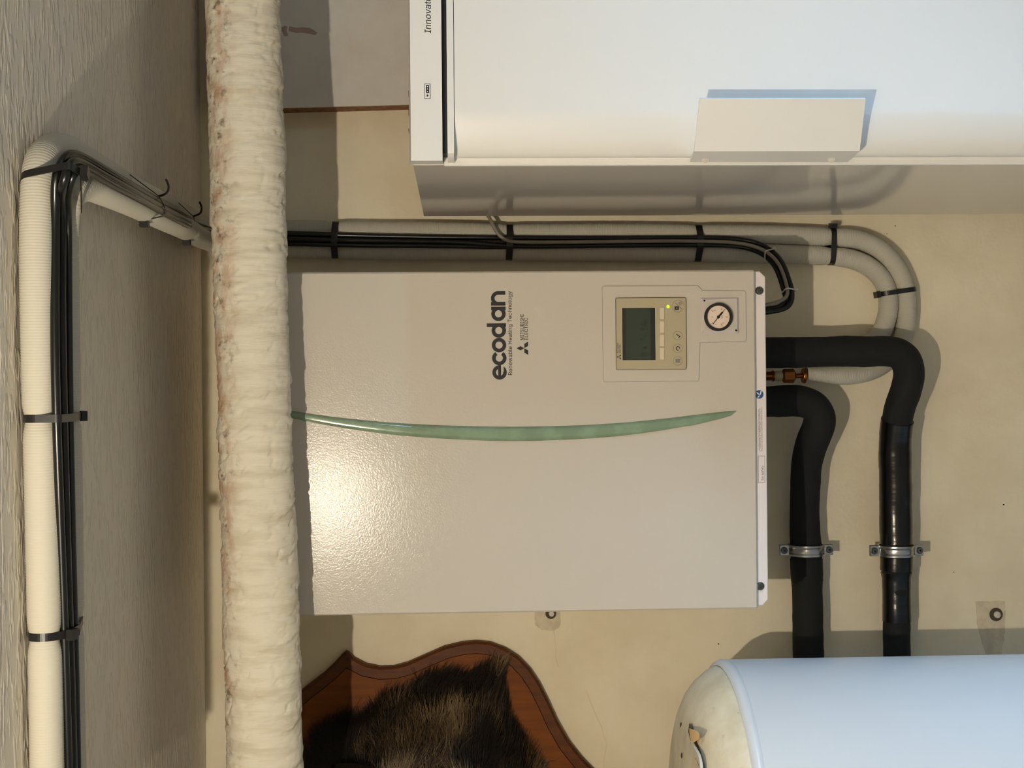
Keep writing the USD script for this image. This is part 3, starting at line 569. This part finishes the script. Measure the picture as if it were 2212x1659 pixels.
# ================================================================ CABLE TIES
def tie(c, axis, pts, w, m, label, th=.0011, head=None, group=None, name='cable_tie', pad=.0004):
    """band round circles pts = [(centre, radius)] in the plane through c at right angles to axis; head = direction where the lock sits"""
    axis = np.array(axis, float) / np.linalg.norm(axis)
    e1 = np.cross(axis, [0, 1, 0]); e1 /= np.linalg.norm(e1); e2 = np.cross(axis, e1)
    hl = shapely.union_all([sg.Point((p - c) @ e1, (p - c) @ e2).buffer(r_ + pad, quad_segs=10) for p, r_ in pts]).convex_hull
    rg = hl.buffer(th, quad_segs=6).difference(hl)
    mm = trimesh.creation.extrude_polygon(rg, w, engine='earcut'); v = mm.vertices
    mm.vertices = c + v[:, :1] * e1 + v[:, 1:2] * e2 + (v[:, 2:3] - w / 2) * axis
    t = thing(name, label, 'cable tie', group)
    obj('strap', mm, m, t)
    if head is not None:
        h = np.array(head, float); h2 = np.array([h @ e1, h @ e2]); h2 /= np.linalg.norm(h2)
        ex = np.array(hl.buffer(th).exterior.coords); k = ex[np.argmax(ex @ h2)]
        # lock: a small block standing on the strap with the cut tail
        d1 = k / np.linalg.norm(k); tang = np.array([-h2[1], h2[0]])
        to3 = lambda q, s: c + q[0] * e1 + q[1] * e2 + s * axis
        pts_ = [to3(k + tang * a_ + h2 * b_, s) for a_ in (-w * .7, w * .7) for b_ in (-.0002, .0052 * w / .006) for s in (-w * .68, w * .68)]
        lk = hull(pts_)
        obj('lock', lk, m, t)
        pts_ = [to3(k + tang * a_ + h2 * b_, s) for a_ in (w * .5, w * 1.6) for b_ in (.0022, .0036) for s in (-w * .4, w * .4)]
        obj('tail', hull(pts_), m, t)
    return t
def near(path, c): i = np.argmin(np.linalg.norm(path - c, axis=1)); return path[i]
def near_axis(path, c, axis):
    i = np.argmin(np.abs((path - c) @ np.array(axis)) + 0.2 * np.linalg.norm(path - c, axis=1)); return path[i]
zax = np.array([0, 0, 1.0])
for u, lbx, hd_ in ((725, 'black cable tie round pipes and cables next to the wrapped duct', None), (1100, 'black cable tie round the pipes where the grey cord joins', None), (1507, 'black cable tie round pipes and cables above the display', None)):
    c = P(u, 522, yw); pl = [(near_axis(q, c, zax), r_) for q, r_ in ((pathA, RP - .0026), (pathB, RP - .0026))] + [(near_axis(q, c, zax), rc) for q in cc]
    c = np.array([c[0], np.mean([p[0][1] for p in pl]), c[2]])
    tie(c, zax + np.array([.03, 0, 0]), pl, .0115, m_tie, lbx, head=None, group=None)
c = P(1797, 532, yw); ta = near(pathA, c); tb = near(pathB, c); ax = pathA[np.argmin(np.linalg.norm(pathA - c, axis=1)) + 4] - ta
tie((ta + tb) / 2, ax, [(ta, RP - .0026), (tb, RP - .0026)], .0095, m_tie, 'black cable tie round the two white pipes where their bend starts', head=(1, -.15, 0))
ta, tb = near(pathA, P(1956, 628, yw)), near(pathB, P(1914, 634, yw)); d = ta - tb; ax = np.cross(d, [0, 1, 0])
tie((ta + tb) / 2, ax, [(ta, RP), (tb, RP)], .0085, m_tie, 'black cable tie round the pipe bend beside the black pipe elbow', head=(.1, -.25, 1))
for (u, v), lbx, hd_ in (((110, 903), 'black cable tie round the ceiling bundle, level with the green strip', (0, .7, -.6)), ((112, 1372), 'black cable tie round the ceiling bundle, nearest the trophy', (0, -.35, -1))):
    c = PZ(u, v, CZ - .03); xa = np.array([1.0, 0, .0])
    pl = [(near_axis(q, c, xa), r_) for q, r_ in ((pathA, RP - .0026), (pathB, RP - .0026))] + [(near_axis(q, c, xa), rc) for q in cc]
    tie(c, xa, pl, .0085, m_tie, lbx, head=hd_)
ta = near(pathA, PZ(84, 372, CZ - .024)); i = np.argmin(np.linalg.norm(pathA - ta, axis=1)); ax = pathA[i + 5] - pathA[i - 5]
axn = ax / np.linalg.norm(ax)
def on_plane(path, c, n_, tr=None):
    d = np.abs((path - c) @ n_) + 10 * (np.linalg.norm(path - c, axis=1) > .12); return path[np.argmin(d)]
axd = axn * np.array([1, 1, 0]); axd /= np.linalg.norm(axd)
cb = (ta + near(cc[1], PZ(136, 372, CZ - .06))) / 2
pl = [(on_plane(pathA, cb, axd), RP - .001)] + [(on_plane(q, cb, axd), rc) for q in cc] + [(on_plane(pathB, cb, axd), RP - .001)]
tie(cb, axd, pl, .0085, m_tie, 'black cable tie at the ceiling corner where the bundle turns', head=(.2, .15, -1))
for (u, v), lbx in (((302, 430), 'thin black cable tie with curled tail on the sloping bundle, further from the duct'), ((402, 478), 'thin black cable tie on the sloping bundle right beside the duct')):
    c = PZ(u, v, CZ - .05); ya = np.array([0, 1.0, 0])
    i = np.argmin(np.linalg.norm(pathB - c, axis=1)); ax = pathB[i + 6] - pathB[i - 6]; ax /= np.linalg.norm(ax)
    pl = [(on_plane(q, c, ax), r_) for q, r_ in ((pathA, RP - .0028), (pathB, RP - .0028))] + [(on_plane(q, c, ax), rc) for q in cc]
    e1_ = np.cross(ax, [0, 1, 0])
    # frame of tie() needs an axis not along y: tilt it a little
    tt = thing('cable_tie', lbx, 'cable tie')
    f1 = np.cross(ax, [0, 0, 1]); f1 /= np.linalg.norm(f1); f2 = np.cross(ax, f1)
    hl = shapely.union_all([sg.Point((p - c) @ f1, (p - c) @ f2).buffer(r_ + .0004, quad_segs=10) for p, r_ in pl]).convex_hull
    w_ = .0048
    mm = trimesh.creation.extrude_polygon(hl.buffer(.0011).difference(hl), w_, engine='earcut'); vv = mm.vertices
    mm.vertices = c + vv[:, :1] * f1 + vv[:, 1:2] * f2 + (vv[:, 2:3] - w_ / 2) * ax
    obj('strap', mm, m_tie, tt)
    ex = np.array(hl.buffer(.0011).exterior.coords); w3 = np.array([c + q[0] * f1 + q[1] * f2 for q in ex])
    k = w3[np.argmin(w3[:, 0])]                       # lock on the side away from the freezer
    lk = hull([k + np.array([a_, b_, c_]) for a_ in (-.0085, .001) for b_ in (-.006, .006) for c_ in (-.0065, .0045)])
    obj('lock', lk, m_tie, tt)
    k2 = w3[np.argmin(w3[:, 2] - .8 * w3[:, 0])]
    tl, _ = spline([k2 + (0, 0, .001), k2 + (.004, -.003, -.010), k2 + (.012, -.010, -.014), k2 + (.020, -.016, -.012)], .002)
    obj('tail', sweep(tl, .0016, 6), m_tie, tt)
# two small white ties on the cable loop
for (u, v), lbx in (((1668, 552), 'thin white cable tie on the upper part of the black cable loop'), ((1708, 628), 'small white cable tie with stub on the lower part of the cable loop')):
    i = np.argmin([abs(px_u - u) + abs(px_v - v) for px_u, px_v in [(1106 + FPX * ((q - CC) @ CR) / ((q - CC) @ CF), 829.5 - FPX * ((q - CC) @ CU) / ((q - CC) @ CF)) for q in cc[0]]])
    c = cc[0][i]; ax = cc[0][i + 1] - cc[0][i - 1]; ax /= np.linalg.norm(ax)
    pl = [(on_plane(q, c, ax), rc) for q in cc]
    gp, _ = spline(px_path(g), .004); pl.append((on_plane(gp, c, ax), .0033))
    tie(np.mean([p for p, _r in pl], 0), ax, pl, .0026, m_tiew, lbx, th=.0008, head=(0, 0, -1) if u > 1700 else (1, 0, -.6))

# ================================================================ BLACK PIPES WITH CLAMPS
def foam(pts, rad_fn, label, seed):
    path, s = spline(px_path(pts), .004); n = 40
    th_ = np.arange(n) / n * 2 * np.pi
    SS, TT = np.meshgrid(s, th_, indexing='ij')
    d_ = .0022 * (meshkit.noise(np.stack([SS * 22 + seed, np.cos(TT) + 4, np.sin(TT) + 4], -1), seed) - .5) + .0016 * (meshkit.noise(np.stack([SS * 60 + seed, np.cos(TT) * 2 + 4, np.sin(TT) * 2 + 4], -1), seed + 1) - .5)
    r_ = np.array([rad_fn(q) for q in path])
    return path, s, r_, sweep(path, r_, n, d_)
def vpx(q): return 829.5 - FPX * ((q - CC) @ CU) / ((q - CC) @ CF)
def upx(q): return 1106 + FPX * ((q - CC) @ CR) / ((q - CC) @ CF)
y1 = -.050
p1 = [Y(1600, 761, -.125), Y(1720, 761, -.125), Y(1830, 759, -.122), Y(1905, 759, -.120), Y(1945, 767, -.118), Y(1963, 794, -.114), Y(1961, 828, -.106), Y(1950, 862, -.094), Y(1940, 900, -.080), Y(1934, 950, -.066), Y(1934, 1010, -.058), Y(1935, 1100, y1), Y(1936, 1187, y1), Y(1937, 1300, y1), Y(1938, 1405, y1), Y(1938, 1470, y1)]
p2 = [Y(1600, 868, -.115), Y(1665, 868, -.115), Y(1715, 866, -.114), Y(1750, 873, -.112), Y(1769, 895, -.107), Y(1768, 922, -.100), Y(1754, 955, -.086), Y(1743, 1000, -.068), Y(1740, 1050, -.060), Y(1739, 1120, y1), Y(1741, 1187, y1), Y(1744, 1300, y1), Y(1746, 1405, y1), Y(1747, 1470, y1)]
r1f = lambda q: float(np.interp(vpx(q), [700, 900, 1000, 1230, 1250, 1660], [.0268, .0274, .0278, .0278, .0243, .0238]))
r2f = lambda q: float(np.interp(vpx(q), [860, 950, 1000, 1100, 1170, 1200, 1660], [.0274, .0283, .0274, .0262, .0275, .0279, .0273]))
pth1, s1_, rr1, mp1 = foam(p1, r1f, '', 3); pth2, s2_, rr2, mp2 = foam(p2, r2f, '', 5)
t = thing('foam_pipe', 'black foam insulated pipe with glossy tape, the lower and longer elbow', 'pipe')
obj('insulation', mp1, m_foam, t, smooth=60)
def sleeve(path, rr, v0, v1, extra, seed, m, par, lbl):
    k = [i for i in range(len(path)) if v0 <= vpx(path[i]) <= v1 and path[i][0] < .0]
    pth = path[k[0]:k[-1] + 1]; n = 40; s = np.arange(len(pth)) * .004
    SS, TT = np.meshgrid(s, np.arange(n) / n * 2 * np.pi, indexing='ij')
    d_ = .0010 * (meshkit.noise(np.stack([SS * 30, np.cos(TT) + 4, np.sin(TT) + 4], -1), seed) - .5)
    step = np.where((s / .06) % 1 < .5, .0004, 0)
    return obj('tape_wrap', sweep(pth, rr[k[0]:k[-1] + 1] + extra + step, n, d_), m, par, smooth=40, label=lbl)
sleeve(pth1, rr1, 905, 1175, .0012, 21, m_tape, t, 'glossy black tape'); sleeve(pth1, rr1, 1200, 1232, .0012, 22, m_tape, t, 'glossy black tape'); sleeve(pth1, rr1, 1233, 1345, .0011, 23, m_tape, t, 'glossy black tape')
t = thing('foam_pipe', 'matt black foam insulated pipe, the upper and shorter elbow', 'pipe')
obj('insulation', mp2, m_foam, t, smooth=60)
sleeve(pth2, rr2, 1205, 1258, .0008, 24, m_foam, t, 'matt black wrap')
def clamp(c, r_, label):
    t = thing('pipe_clamp', label, 'clamp', None)
    w = .0195
    prof = [(r_ + .0014, -w / 2), (r_ + .0044, -w / 2), (r_ + .0046, -w / 2 + .003), (r_ + .0030, -w / 2 + .006), (r_ + .0034, 0), (r_ + .0030, w / 2 - .006), (r_ + .0046, w / 2 - .003), (r_ + .0044, w / 2), (r_ + .0014, w / 2), (r_ + .0014, -w / 2)]
    m = lathe(prof, 48); v = m.vertices; m.vertices = np.stack([v[:, 2], v[:, 1], -v[:, 0]], 1) + c
    obj('band', m, m_zinc, t)
    for s in (-1, 1):
        z0 = c[2] + s * (r_ + .003); z1 = c[2] + s * (r_ + .020)
        for yy_ in (-.0045, .0015):
            obj('ear', box((c[0] - w * .5, c[1] + yy_, min(z0, z1)), (c[0] + w * .5, c[1] + yy_ + .0022, max(z0, z1)), .0008), m_zinc, t)
        sc = c + (0, -.0045, s * (r_ + .0125))
        obj('clamp_screw', cat(face_y(lathe([(.0001, 0), (.0062, 0), (.0062, .0022), (.0048, .0040), (.0026, .0042), (.0020, .0026), (.0001, .0026)], 18), sc), box(sc + (-.0012, -.0032, -.0036), sc + (.0012, -.0022, .0036)), box(sc + (-.0036, -.0032, -.0012), sc + (.0036, -.0022, .0012))), m_screw, t)
    obj('stud', box((c[0] - .004, c[1] + r_ + .003, c[2] - .004), (c[0] + .004, -.0003, c[2] + .004), .001), m_zinc, t)
clamp(near(pth2, P(1741, 1190, y1)), float(r2f(P(1741, 1190, y1))) + .0008, 'galvanised pipe clamp on the matt black pipe nearer the heat pump unit')
clamp(near(pth1, P(1936, 1187, y1)), float(r1f(P(1936, 1187, y1))) + .0012, 'galvanised pipe clamp on the glossy taped black pipe')

# ================================================================ BRASS VALVE
t = thing('flare_valve', 'tarnished brass flare nut joint between the two black pipe elbows', 'valve')
yv = -.085; vc = P(1700, 812, yv); zu = lambda u: P(u, 812, yv)[2]; k_ = .00082
def vl(prof, n): m = lathe([(max(r_ * k_, .0001), zu(u)) for u, r_ in prof], n); m.vertices += (vc[0], vc[1], 0); m.fix_normals(); return m
obj('inlet_stub', vl([(1630, 0), (1630, 10), (1666, 10), (1668, 12), (1671, 12), (1672, 8), (1672, 0)], 20), m_brass, t)
obj('collar', vl([(1672, 0), (1672, 9), (1676, 11), (1686, 11), (1690, 9), (1690, 0)], 20), m_cream, t, label='pale collar')
obj('hex_nut', vl([(1690, 0), (1690, 12), (1693, 15.5), (1714, 15.5), (1717, 12), (1717, 0)], 6), m_brass, t)
obj('stem', vl([(1717, 0), (1717, 5.5), (1733, 5.5), (1733, 0)], 18), m_brass, t)
obj('flange', vl([(1733, 0), (1733, 15.5), (1735, 16.5), (1739, 16.5), (1740, 14), (1740, 0)], 24), m_brass, t)

# ================================================================ WATER TANK
TC, TR, TZ = np.array([-.714, -.384]), .275, 1.204
t = thing('water_tank', 'white cylindrical water tank with yellowed domed cap on the left of the black pipes', 'water tank')
at = lambda m: (m.apply_translation((TC[0], TC[1], 0)), m)[1]
obj('tank_body', at(lathe([(.0001, .02), (TR - .02, .02), (TR, .04), (TR, TZ - .004), (TR - .0015, TZ + .001), (TR - .010, TZ + .004), (.0001, TZ + .004)], 128)), m_tank, t, smooth=40)
obj('rim_ring', at(lathe([(TR - .001, TZ - .012), (TR + .0006, TZ - .009), (TR + .0006, TZ - .003), (TR - .002, TZ + .003), (TR - .009, TZ + .006), (TR - .010, TZ + .002)], 128)), m_tank, t, smooth=60)
dome = [(TR - .011, TZ + .003), (TR - .010, TZ + .008), (TR - .015, TZ + .018), (TR - .022, TZ + .026), (TR - .026, TZ + .031), (TR - .029, TZ + .035), (TR - .045, TZ + .048), (TR - .065, TZ + .058), (TR - .085, TZ + .064), (TR - .115, TZ + .070), (.045, TZ + .075), (.0001, TZ + .077)]
obj('top_cap', at(lathe(dome, 128)), m_cap, t, smooth=50, label='yellowed plastic dome cap')
zs = TZ + .061
sp = PZ(1499, 1590, zs); 
sl_, _ = spline([PZ(1494, 1572, zs + .002), PZ(1502, 1600, zs + .001), PZ(1512, 1630, zs), PZ(1520, 1660, zs), PZ(1527, 1700, zs)], .003)
def ribbon(path, w, h):
    T, A, B = frames(path); up = np.array([0, 0, 1.0]); sd = np.cross(T, up); sd /= np.linalg.norm(sd, axis=1)[:, None]
    V = np.concatenate([path + sd * w, path - sd * w, path - sd * w + up * h, path + sd * w + up * h]); n = len(path); Fc = []
    for a in range(4):
        b = (a + 1) % 4
        for i in range(n - 1): Fc += [[a * n + i, a * n + i + 1, b * n + i + 1], [a * n + i, b * n + i + 1, b * n + i]]
    Fc += [[0, n, 2 * n], [0, 2 * n, 3 * n], [n - 1, 3 * n - 1, 2 * n - 1], [n - 1, 4 * n - 1, 3 * n - 1]]
    m = trimesh.Trimesh(V, Fc, process=False); m.fix_normals(); return m
obj('cap_opening', ribbon(sl_, .0085, .0046), m_hole, t)
obj('foam_plug', hull([PZ(1489, 1573, zs + .010), PZ(1498, 1577, zs + .012), PZ(1511, 1586, zs + .009), PZ(1511, 1596, zs + .006), PZ(1494, 1607, zs + .008), PZ(1489, 1590, zs + .002), PZ(1508, 1580, zs - .006), PZ(1495, 1605, zs - .006)]), m_foamc, t, label='crumbly orange foam plug')
sl2, _ = spline([PZ(1498, 1609, zs + .006), PZ(1508, 1628, zs + .007), PZ(1516, 1648, zs + .006), PZ(1519, 1690, zs + .006)], .003)
obj('sealing_strip', ribbon(sl2, .0055, .004), m_tiew, t, label='pale strip in the cap slot')
sl3, _ = spline([PZ(1484, 1575, zs + .004), PZ(1478, 1600, zs + .007), PZ(1474, 1625, zs + .009), PZ(1469, 1650, zs + .010), PZ(1468, 1700, zs + .010)], .003)
obj('cap_seam', ribbon(sl3, .0012, .0012), m_cap, t)
for u, v, a_ in ((1471, 1566, 4), (1473, 1632, 4.5), (1502, 1618, 3), (1504, 1637, 2.5), (1595, 1541, 1.5)):
    dr = ray(u, v); best = None
    for zz in np.linspace(TZ + .0, TZ + .08, 400):
        q = PZ(u, v, zz); rr_ = math.hypot(q[0] - TC[0], q[1] - TC[1]); dz = np.interp(rr_, [d_[0] for d_ in dome][::-1], [d_[1] for d_ in dome][::-1])
        if zz <= dz + .0004: best = q
    if best is not None:
        m = trimesh.creation.icosphere(1, .00075 * a_); m.apply_scale((1.4, .7, .5)); m.apply_translation(best); obj('dirt_speck', m, m_specks, t)

# ================================================================ HUNTING TROPHY
t = thing('hunting_trophy', 'wild boar head mounted on a carved brown oak shield under the heat pump unit', 'hunting trophy')
half = [(575, 1730), (577, 1650), (590, 1580), (615, 1530), (640, 1503), (656, 1489), (680, 1471), (700, 1455), (722, 1434), (738, 1416), (746, 1409), (752, 1412), (765, 1424), (790, 1437), (820, 1443), (850, 1442), (880, 1434), (920, 1416), (960, 1399), (1000, 1389.5), (1030, 1387), (1060, 1390), (1090, 1401), (1120, 1420), (1145, 1446), (1165, 1476), (1185, 1516), (1205, 1560), (1230, 1604), (1260, 1642), (1290, 1672), (1330, 1700), (1372, 1720), (1400, 1730)]
ySh = -.026
hp = np.array(xz(half, ySh)); xcs = hp[0, 0]
hp[:, 0] = np.maximum(hp[:, 0], xcs)
outl = np.vstack([hp, np.c_[2 * xcs - hp[::-1, 0], hp[::-1, 1]]])
sh = sg.Polygon(outl).buffer(0)
obj('shield', beveled(sh.simplify(.0004), -.002, .018, .004), m_border, t, label='carved oak shield')
inn = sh.buffer(-.020, join_style=2).buffer(-.004).buffer(.004)
bor = sh.buffer(-.004).difference(inn)
obj('shield_border', prism(bor, -.018, .006), m_border, t)
obj('shield_face', prism(inn.buffer(-.0012), -.018, .0075), m_shield, t)
# the head and neck: one continuous skin lofted from the outline on the shield
hs_ = [(672, 1720), (676, 1640), (700, 1598), (735, 1570), (770, 1555), (800, 1540), (835, 1517), (870, 1496), (910, 1480), (950, 1470), (1000, 1464), (1040, 1452), (1068, 1442), (1078, 1445), (1076, 1475), (1082, 1515), (1090, 1555), (1110, 1600), (1135, 1640), (1160, 1672), (1180, 1705), (1190, 1725)]
yH = -.030
nh = np.array(xz(hs_, yH)); xh = P(930, 1730, yH)[0]; nh[:, 0] = np.maximum(nh[:, 0], xh + .001)
ol = np.vstack([nh, np.c_[2 * xh - nh[::-1, 0], nh[::-1, 1]]])
NR = 140
ls = sg.Polygon(ol).exterior; rg0 = np.array([ls.interpolate(k / NR, normalized=True).coords[0] for k in range(NR)])
cen = np.array([xh, P(930, 1730, yH)[2]])
ang = np.arctan2(rg0[:, 1] - cen[1], rg0[:, 0] - cen[0])
rad0 = np.linalg.norm(rg0 - cen, axis=1)
prof_h = [(-.024, 1.0, 0, 0), (-.034, 1.0, 0, 0), (-.048, .975, .05, 0), (-.07, .93, .15, 0), (-.10, .87, .35, .002), (-.14, .79, .6, .006), (-.19, .68, .8, .012), (-.24, .58, 1, .014), (-.29, .48, 1, .006), (-.34, .38, 1, -.012), (-.39, .30, 1, -.034), (-.44, .25, 1, -.056), (-.49, .22, 1, -.074), (-.525, .215, 1, -.084), (-.535, .19, 1, -.088), (-.537, .10, 1, -.09), (-.537, .001, 1, -.09)]
rm = np.mean(rad0) * .93
Vh = []
yy_f = np.array([q[0] for q in prof_h]); 
yfine = np.concatenate([np.linspace(prof_h[i][0], prof_h[i + 1][0], 5)[:-1] for i in range(len(prof_h) - 1)] + [[prof_h[-1][0]]])
idxf = np.concatenate([np.linspace(i, i + 1, 5)[:-1] for i in range(len(prof_h) - 1)] + [[len(prof_h) - 1]])
for y_, k in zip(yfine, idxf):
    s_k, b_k, dz = [np.interp(k, range(len(prof_h)), [q[j] for q in prof_h]) for j in (1, 2, 3)]
    r_ = (rad0 * (1 - b_k) + rm * b_k) * s_k
    px_, pz_ = cen[0] + r_ * np.cos(ang), cen[1] + dz + r_ * np.sin(ang)
    nz = meshkit.noise(np.c_[px_ * 22, np.full(NR, y_ * 22), pz_ * 22], 31) - .5
    k_amp = .016 * min(1, s_k)
    Vh.append(np.c_[px_ + nz * k_amp * np.cos(ang), np.full(NR, y_), pz_ + nz * k_amp * np.sin(ang)])
mh = len(Vh); Vh = np.vstack(Vh)
i, j = np.meshgrid(np.arange(mh - 1), np.arange(NR), indexing='ij'); jj = (j + 1) % NR
a, b, c, d = i * NR + j, i * NR + jj, (i + 1) * NR + jj, (i + 1) * NR + j
hm = trimesh.Trimesh(Vh, np.vstack([np.stack([a, b, c], -1).reshape(-1, 3), np.stack([a, c, d], -1).reshape(-1, 3)]), process=False); hm.fix_normals()
if hm.volume < 0: hm.invert()
obj('boar_head', hm, m_hide, t, smooth=60)
for s in (-1, 1):
    bc = np.array([xh + s * .085, -.26, cen[1] + .085])
    V_ = []
    for k in range(9):
        f_ = k / 8; w_ = .042 * math.sin(math.pi * min(1, .25 + .75 * f_)) ** .8 * (1 - .2 * f_) + .002
        cck = bc + np.array([s * .035, .045, .075]) * f_
        V_ += [cck + w_ * np.array([s * .6 * math.cos(q), -.5 * math.sin(q) * .35, -.6 * math.cos(q) * .9]) for q in np.arange(10) / 10 * 2 * np.pi]
    obj('ear', hull(V_), m_hide, t)
    obj('eye', trimesh.creation.icosphere(2, .011).apply_translation((xh + s * .082, -.315, cen[1] + .035)), m_lcd, t)
    tk_, _ = spline([(xh + s * .046, -.46, cen[1] - .105), (xh + s * .066, -.475, cen[1] - .095), (xh + s * .075, -.478, cen[1] - .070)], .004)
    obj('tusk', sweep(tk_, np.linspace(.008, .002, len(tk_)), 10), m_tiew, t)
# fur: strands combed outwards and back to the shield
fr = np.random.default_rng(11)
fi = fr.choice(len(hm.faces), 60000, p=hm.area_faces / hm.area_faces.sum())
w = fr.dirichlet((1, 1, 1), len(fi)); roots = (hm.vertices[hm.faces[fi]] * w[..., None]).sum(1); nrm = hm.face_normals[fi]
keep = (roots[:, 0] > xh - .09) & (roots[:, 1] > -.36) & (roots[:, 1] < -.026); roots, nrm = roots[keep][:26000], nrm[keep][:26000]
outw = np.c_[roots[:, 0] - cen[0], np.zeros(len(roots)), roots[:, 2] - cen[1]]; outw /= np.linalg.norm(outw, axis=1)[:, None]
comb = outw * .55 + np.array([.55, .35, -.12])
comb += np.c_[meshkit.noise(roots * 26, 41) - .5, meshkit.noise(roots * 26, 42) - .5, meshkit.noise(roots * 26, 43) - .5] * 1.1 + fr.normal(0, .16, roots.shape)
comb -= nrm * (comb * nrm).sum(1)[:, None] * .9
comb /= np.linalg.norm(comb, axis=1)[:, None]
ln_ = fr.uniform(.022, .046, len(roots)) * (.7 + .8 * meshkit.noise(roots * 18, 44))
d0 = comb + nrm * .42; d0 /= np.linalg.norm(d0, axis=1)[:, None]
pts = np.stack([roots - nrm * .002, roots + d0 * ln_[:, None] * .33, roots + d0 * ln_[:, None] * .6 + comb * ln_[:, None] * .08, roots + d0 * ln_[:, None] * .78 + comb * ln_[:, None] * .25], 1)
pts[..., 1] = np.minimum(pts[..., 1], -.0265)
sel = meshkit.noise(roots * 15, 45) + fr.normal(0, .13, len(roots))
# dark patches: above the eye and towards the upper edge of the neck
vv = np.array([vpx(q) for q in roots]); uu = np.array([upx(q) for q in roots])
dark = np.exp(-(((uu - 1010) / 70) ** 2 + ((vv - 1495) / 32) ** 2)) + np.exp(-(((uu - 1035) / 42) ** 2 + ((vv - 1640) / 40) ** 2)) + (uu < 770)
lightp = np.exp(-(((uu - 985 - (vv - 1560) * -.15) / 30) ** 2 + ((vv - 1560) / 60) ** 2))
sel = sel - dark * .8 + lightp * .45
for k, (lo, hi) in enumerate(((-9, .45), (.45, .72), (.72, 9))):
    q = (sel >= lo) & (sel < hi)
    pth = numbered(t, 'fur'); bc_ = UsdGeom.BasisCurves.Define(stage, pth)
    bc_.CreateTypeAttr('cubic'); bc_.CreateBasisAttr('catmullRom'); bc_.CreateWrapAttr('pinned')
    pp = pts[q].reshape(-1, 3).astype(np.float32)
    bc_.CreatePointsAttr(Vt.Vec3fArray.FromNumpy(pp)); bc_.CreateCurveVertexCountsAttr(Vt.IntArray.FromNumpy(np.full(int(q.sum()), 4, np.int32)))
    wd = np.tile([.00075, .0007, .0005, .00012], int(q.sum())).astype(np.float32)
    bc_.CreateWidthsAttr(Vt.FloatArray.FromNumpy(wd)); bc_.SetWidthsInterpolation('vertex')
    UsdShade.MaterialBindingAPI.Apply(bc_.GetPrim()).Bind(m_fur[k]); tag(bc_.GetPrim(), kind='stuff')

# ================================================================ THE LAMP (hangs from the ceiling, above and in front of the camera)
t = thing('pendant_lamp', 'small bare halogen capsule lamp fixed close under the ceiling in front of the camera', 'lamp')
obj('ceiling_rose', lathe([(.0001, CZ), (.04, CZ), (.04, CZ - .01), (.012, CZ - .022), (.0001, CZ - .022)][::-1], 32).apply_translation((LAMP[0], LAMP[1], 0)), m_porc, t)
obj('cord', sweep(np.array([[LAMP[0], LAMP[1], z] for z in np.linspace(LAMP[2] + .06, CZ - .02, 8)]), .003, 10), m_cable, t)
obj('lamp_holder', lathe([(.0001, .062), (.008, .062), (.011, .05), (.011, .016), (.009, .012), (.0001, .012)][::-1], 24).apply_translation(LAMP), m_porc, t)
bulb = UsdLux.SphereLight.Define(stage, t + '/bulb'); bulb.CreateRadiusAttr(.008); bulb.AddTranslateOp().Set(Gf.Vec3d(*LAMP))
bulb.CreateIntensityAttr(13500 * LAMP_POWER); bulb.CreateColorAttr(Gf.Vec3f(*LAMP_COL))
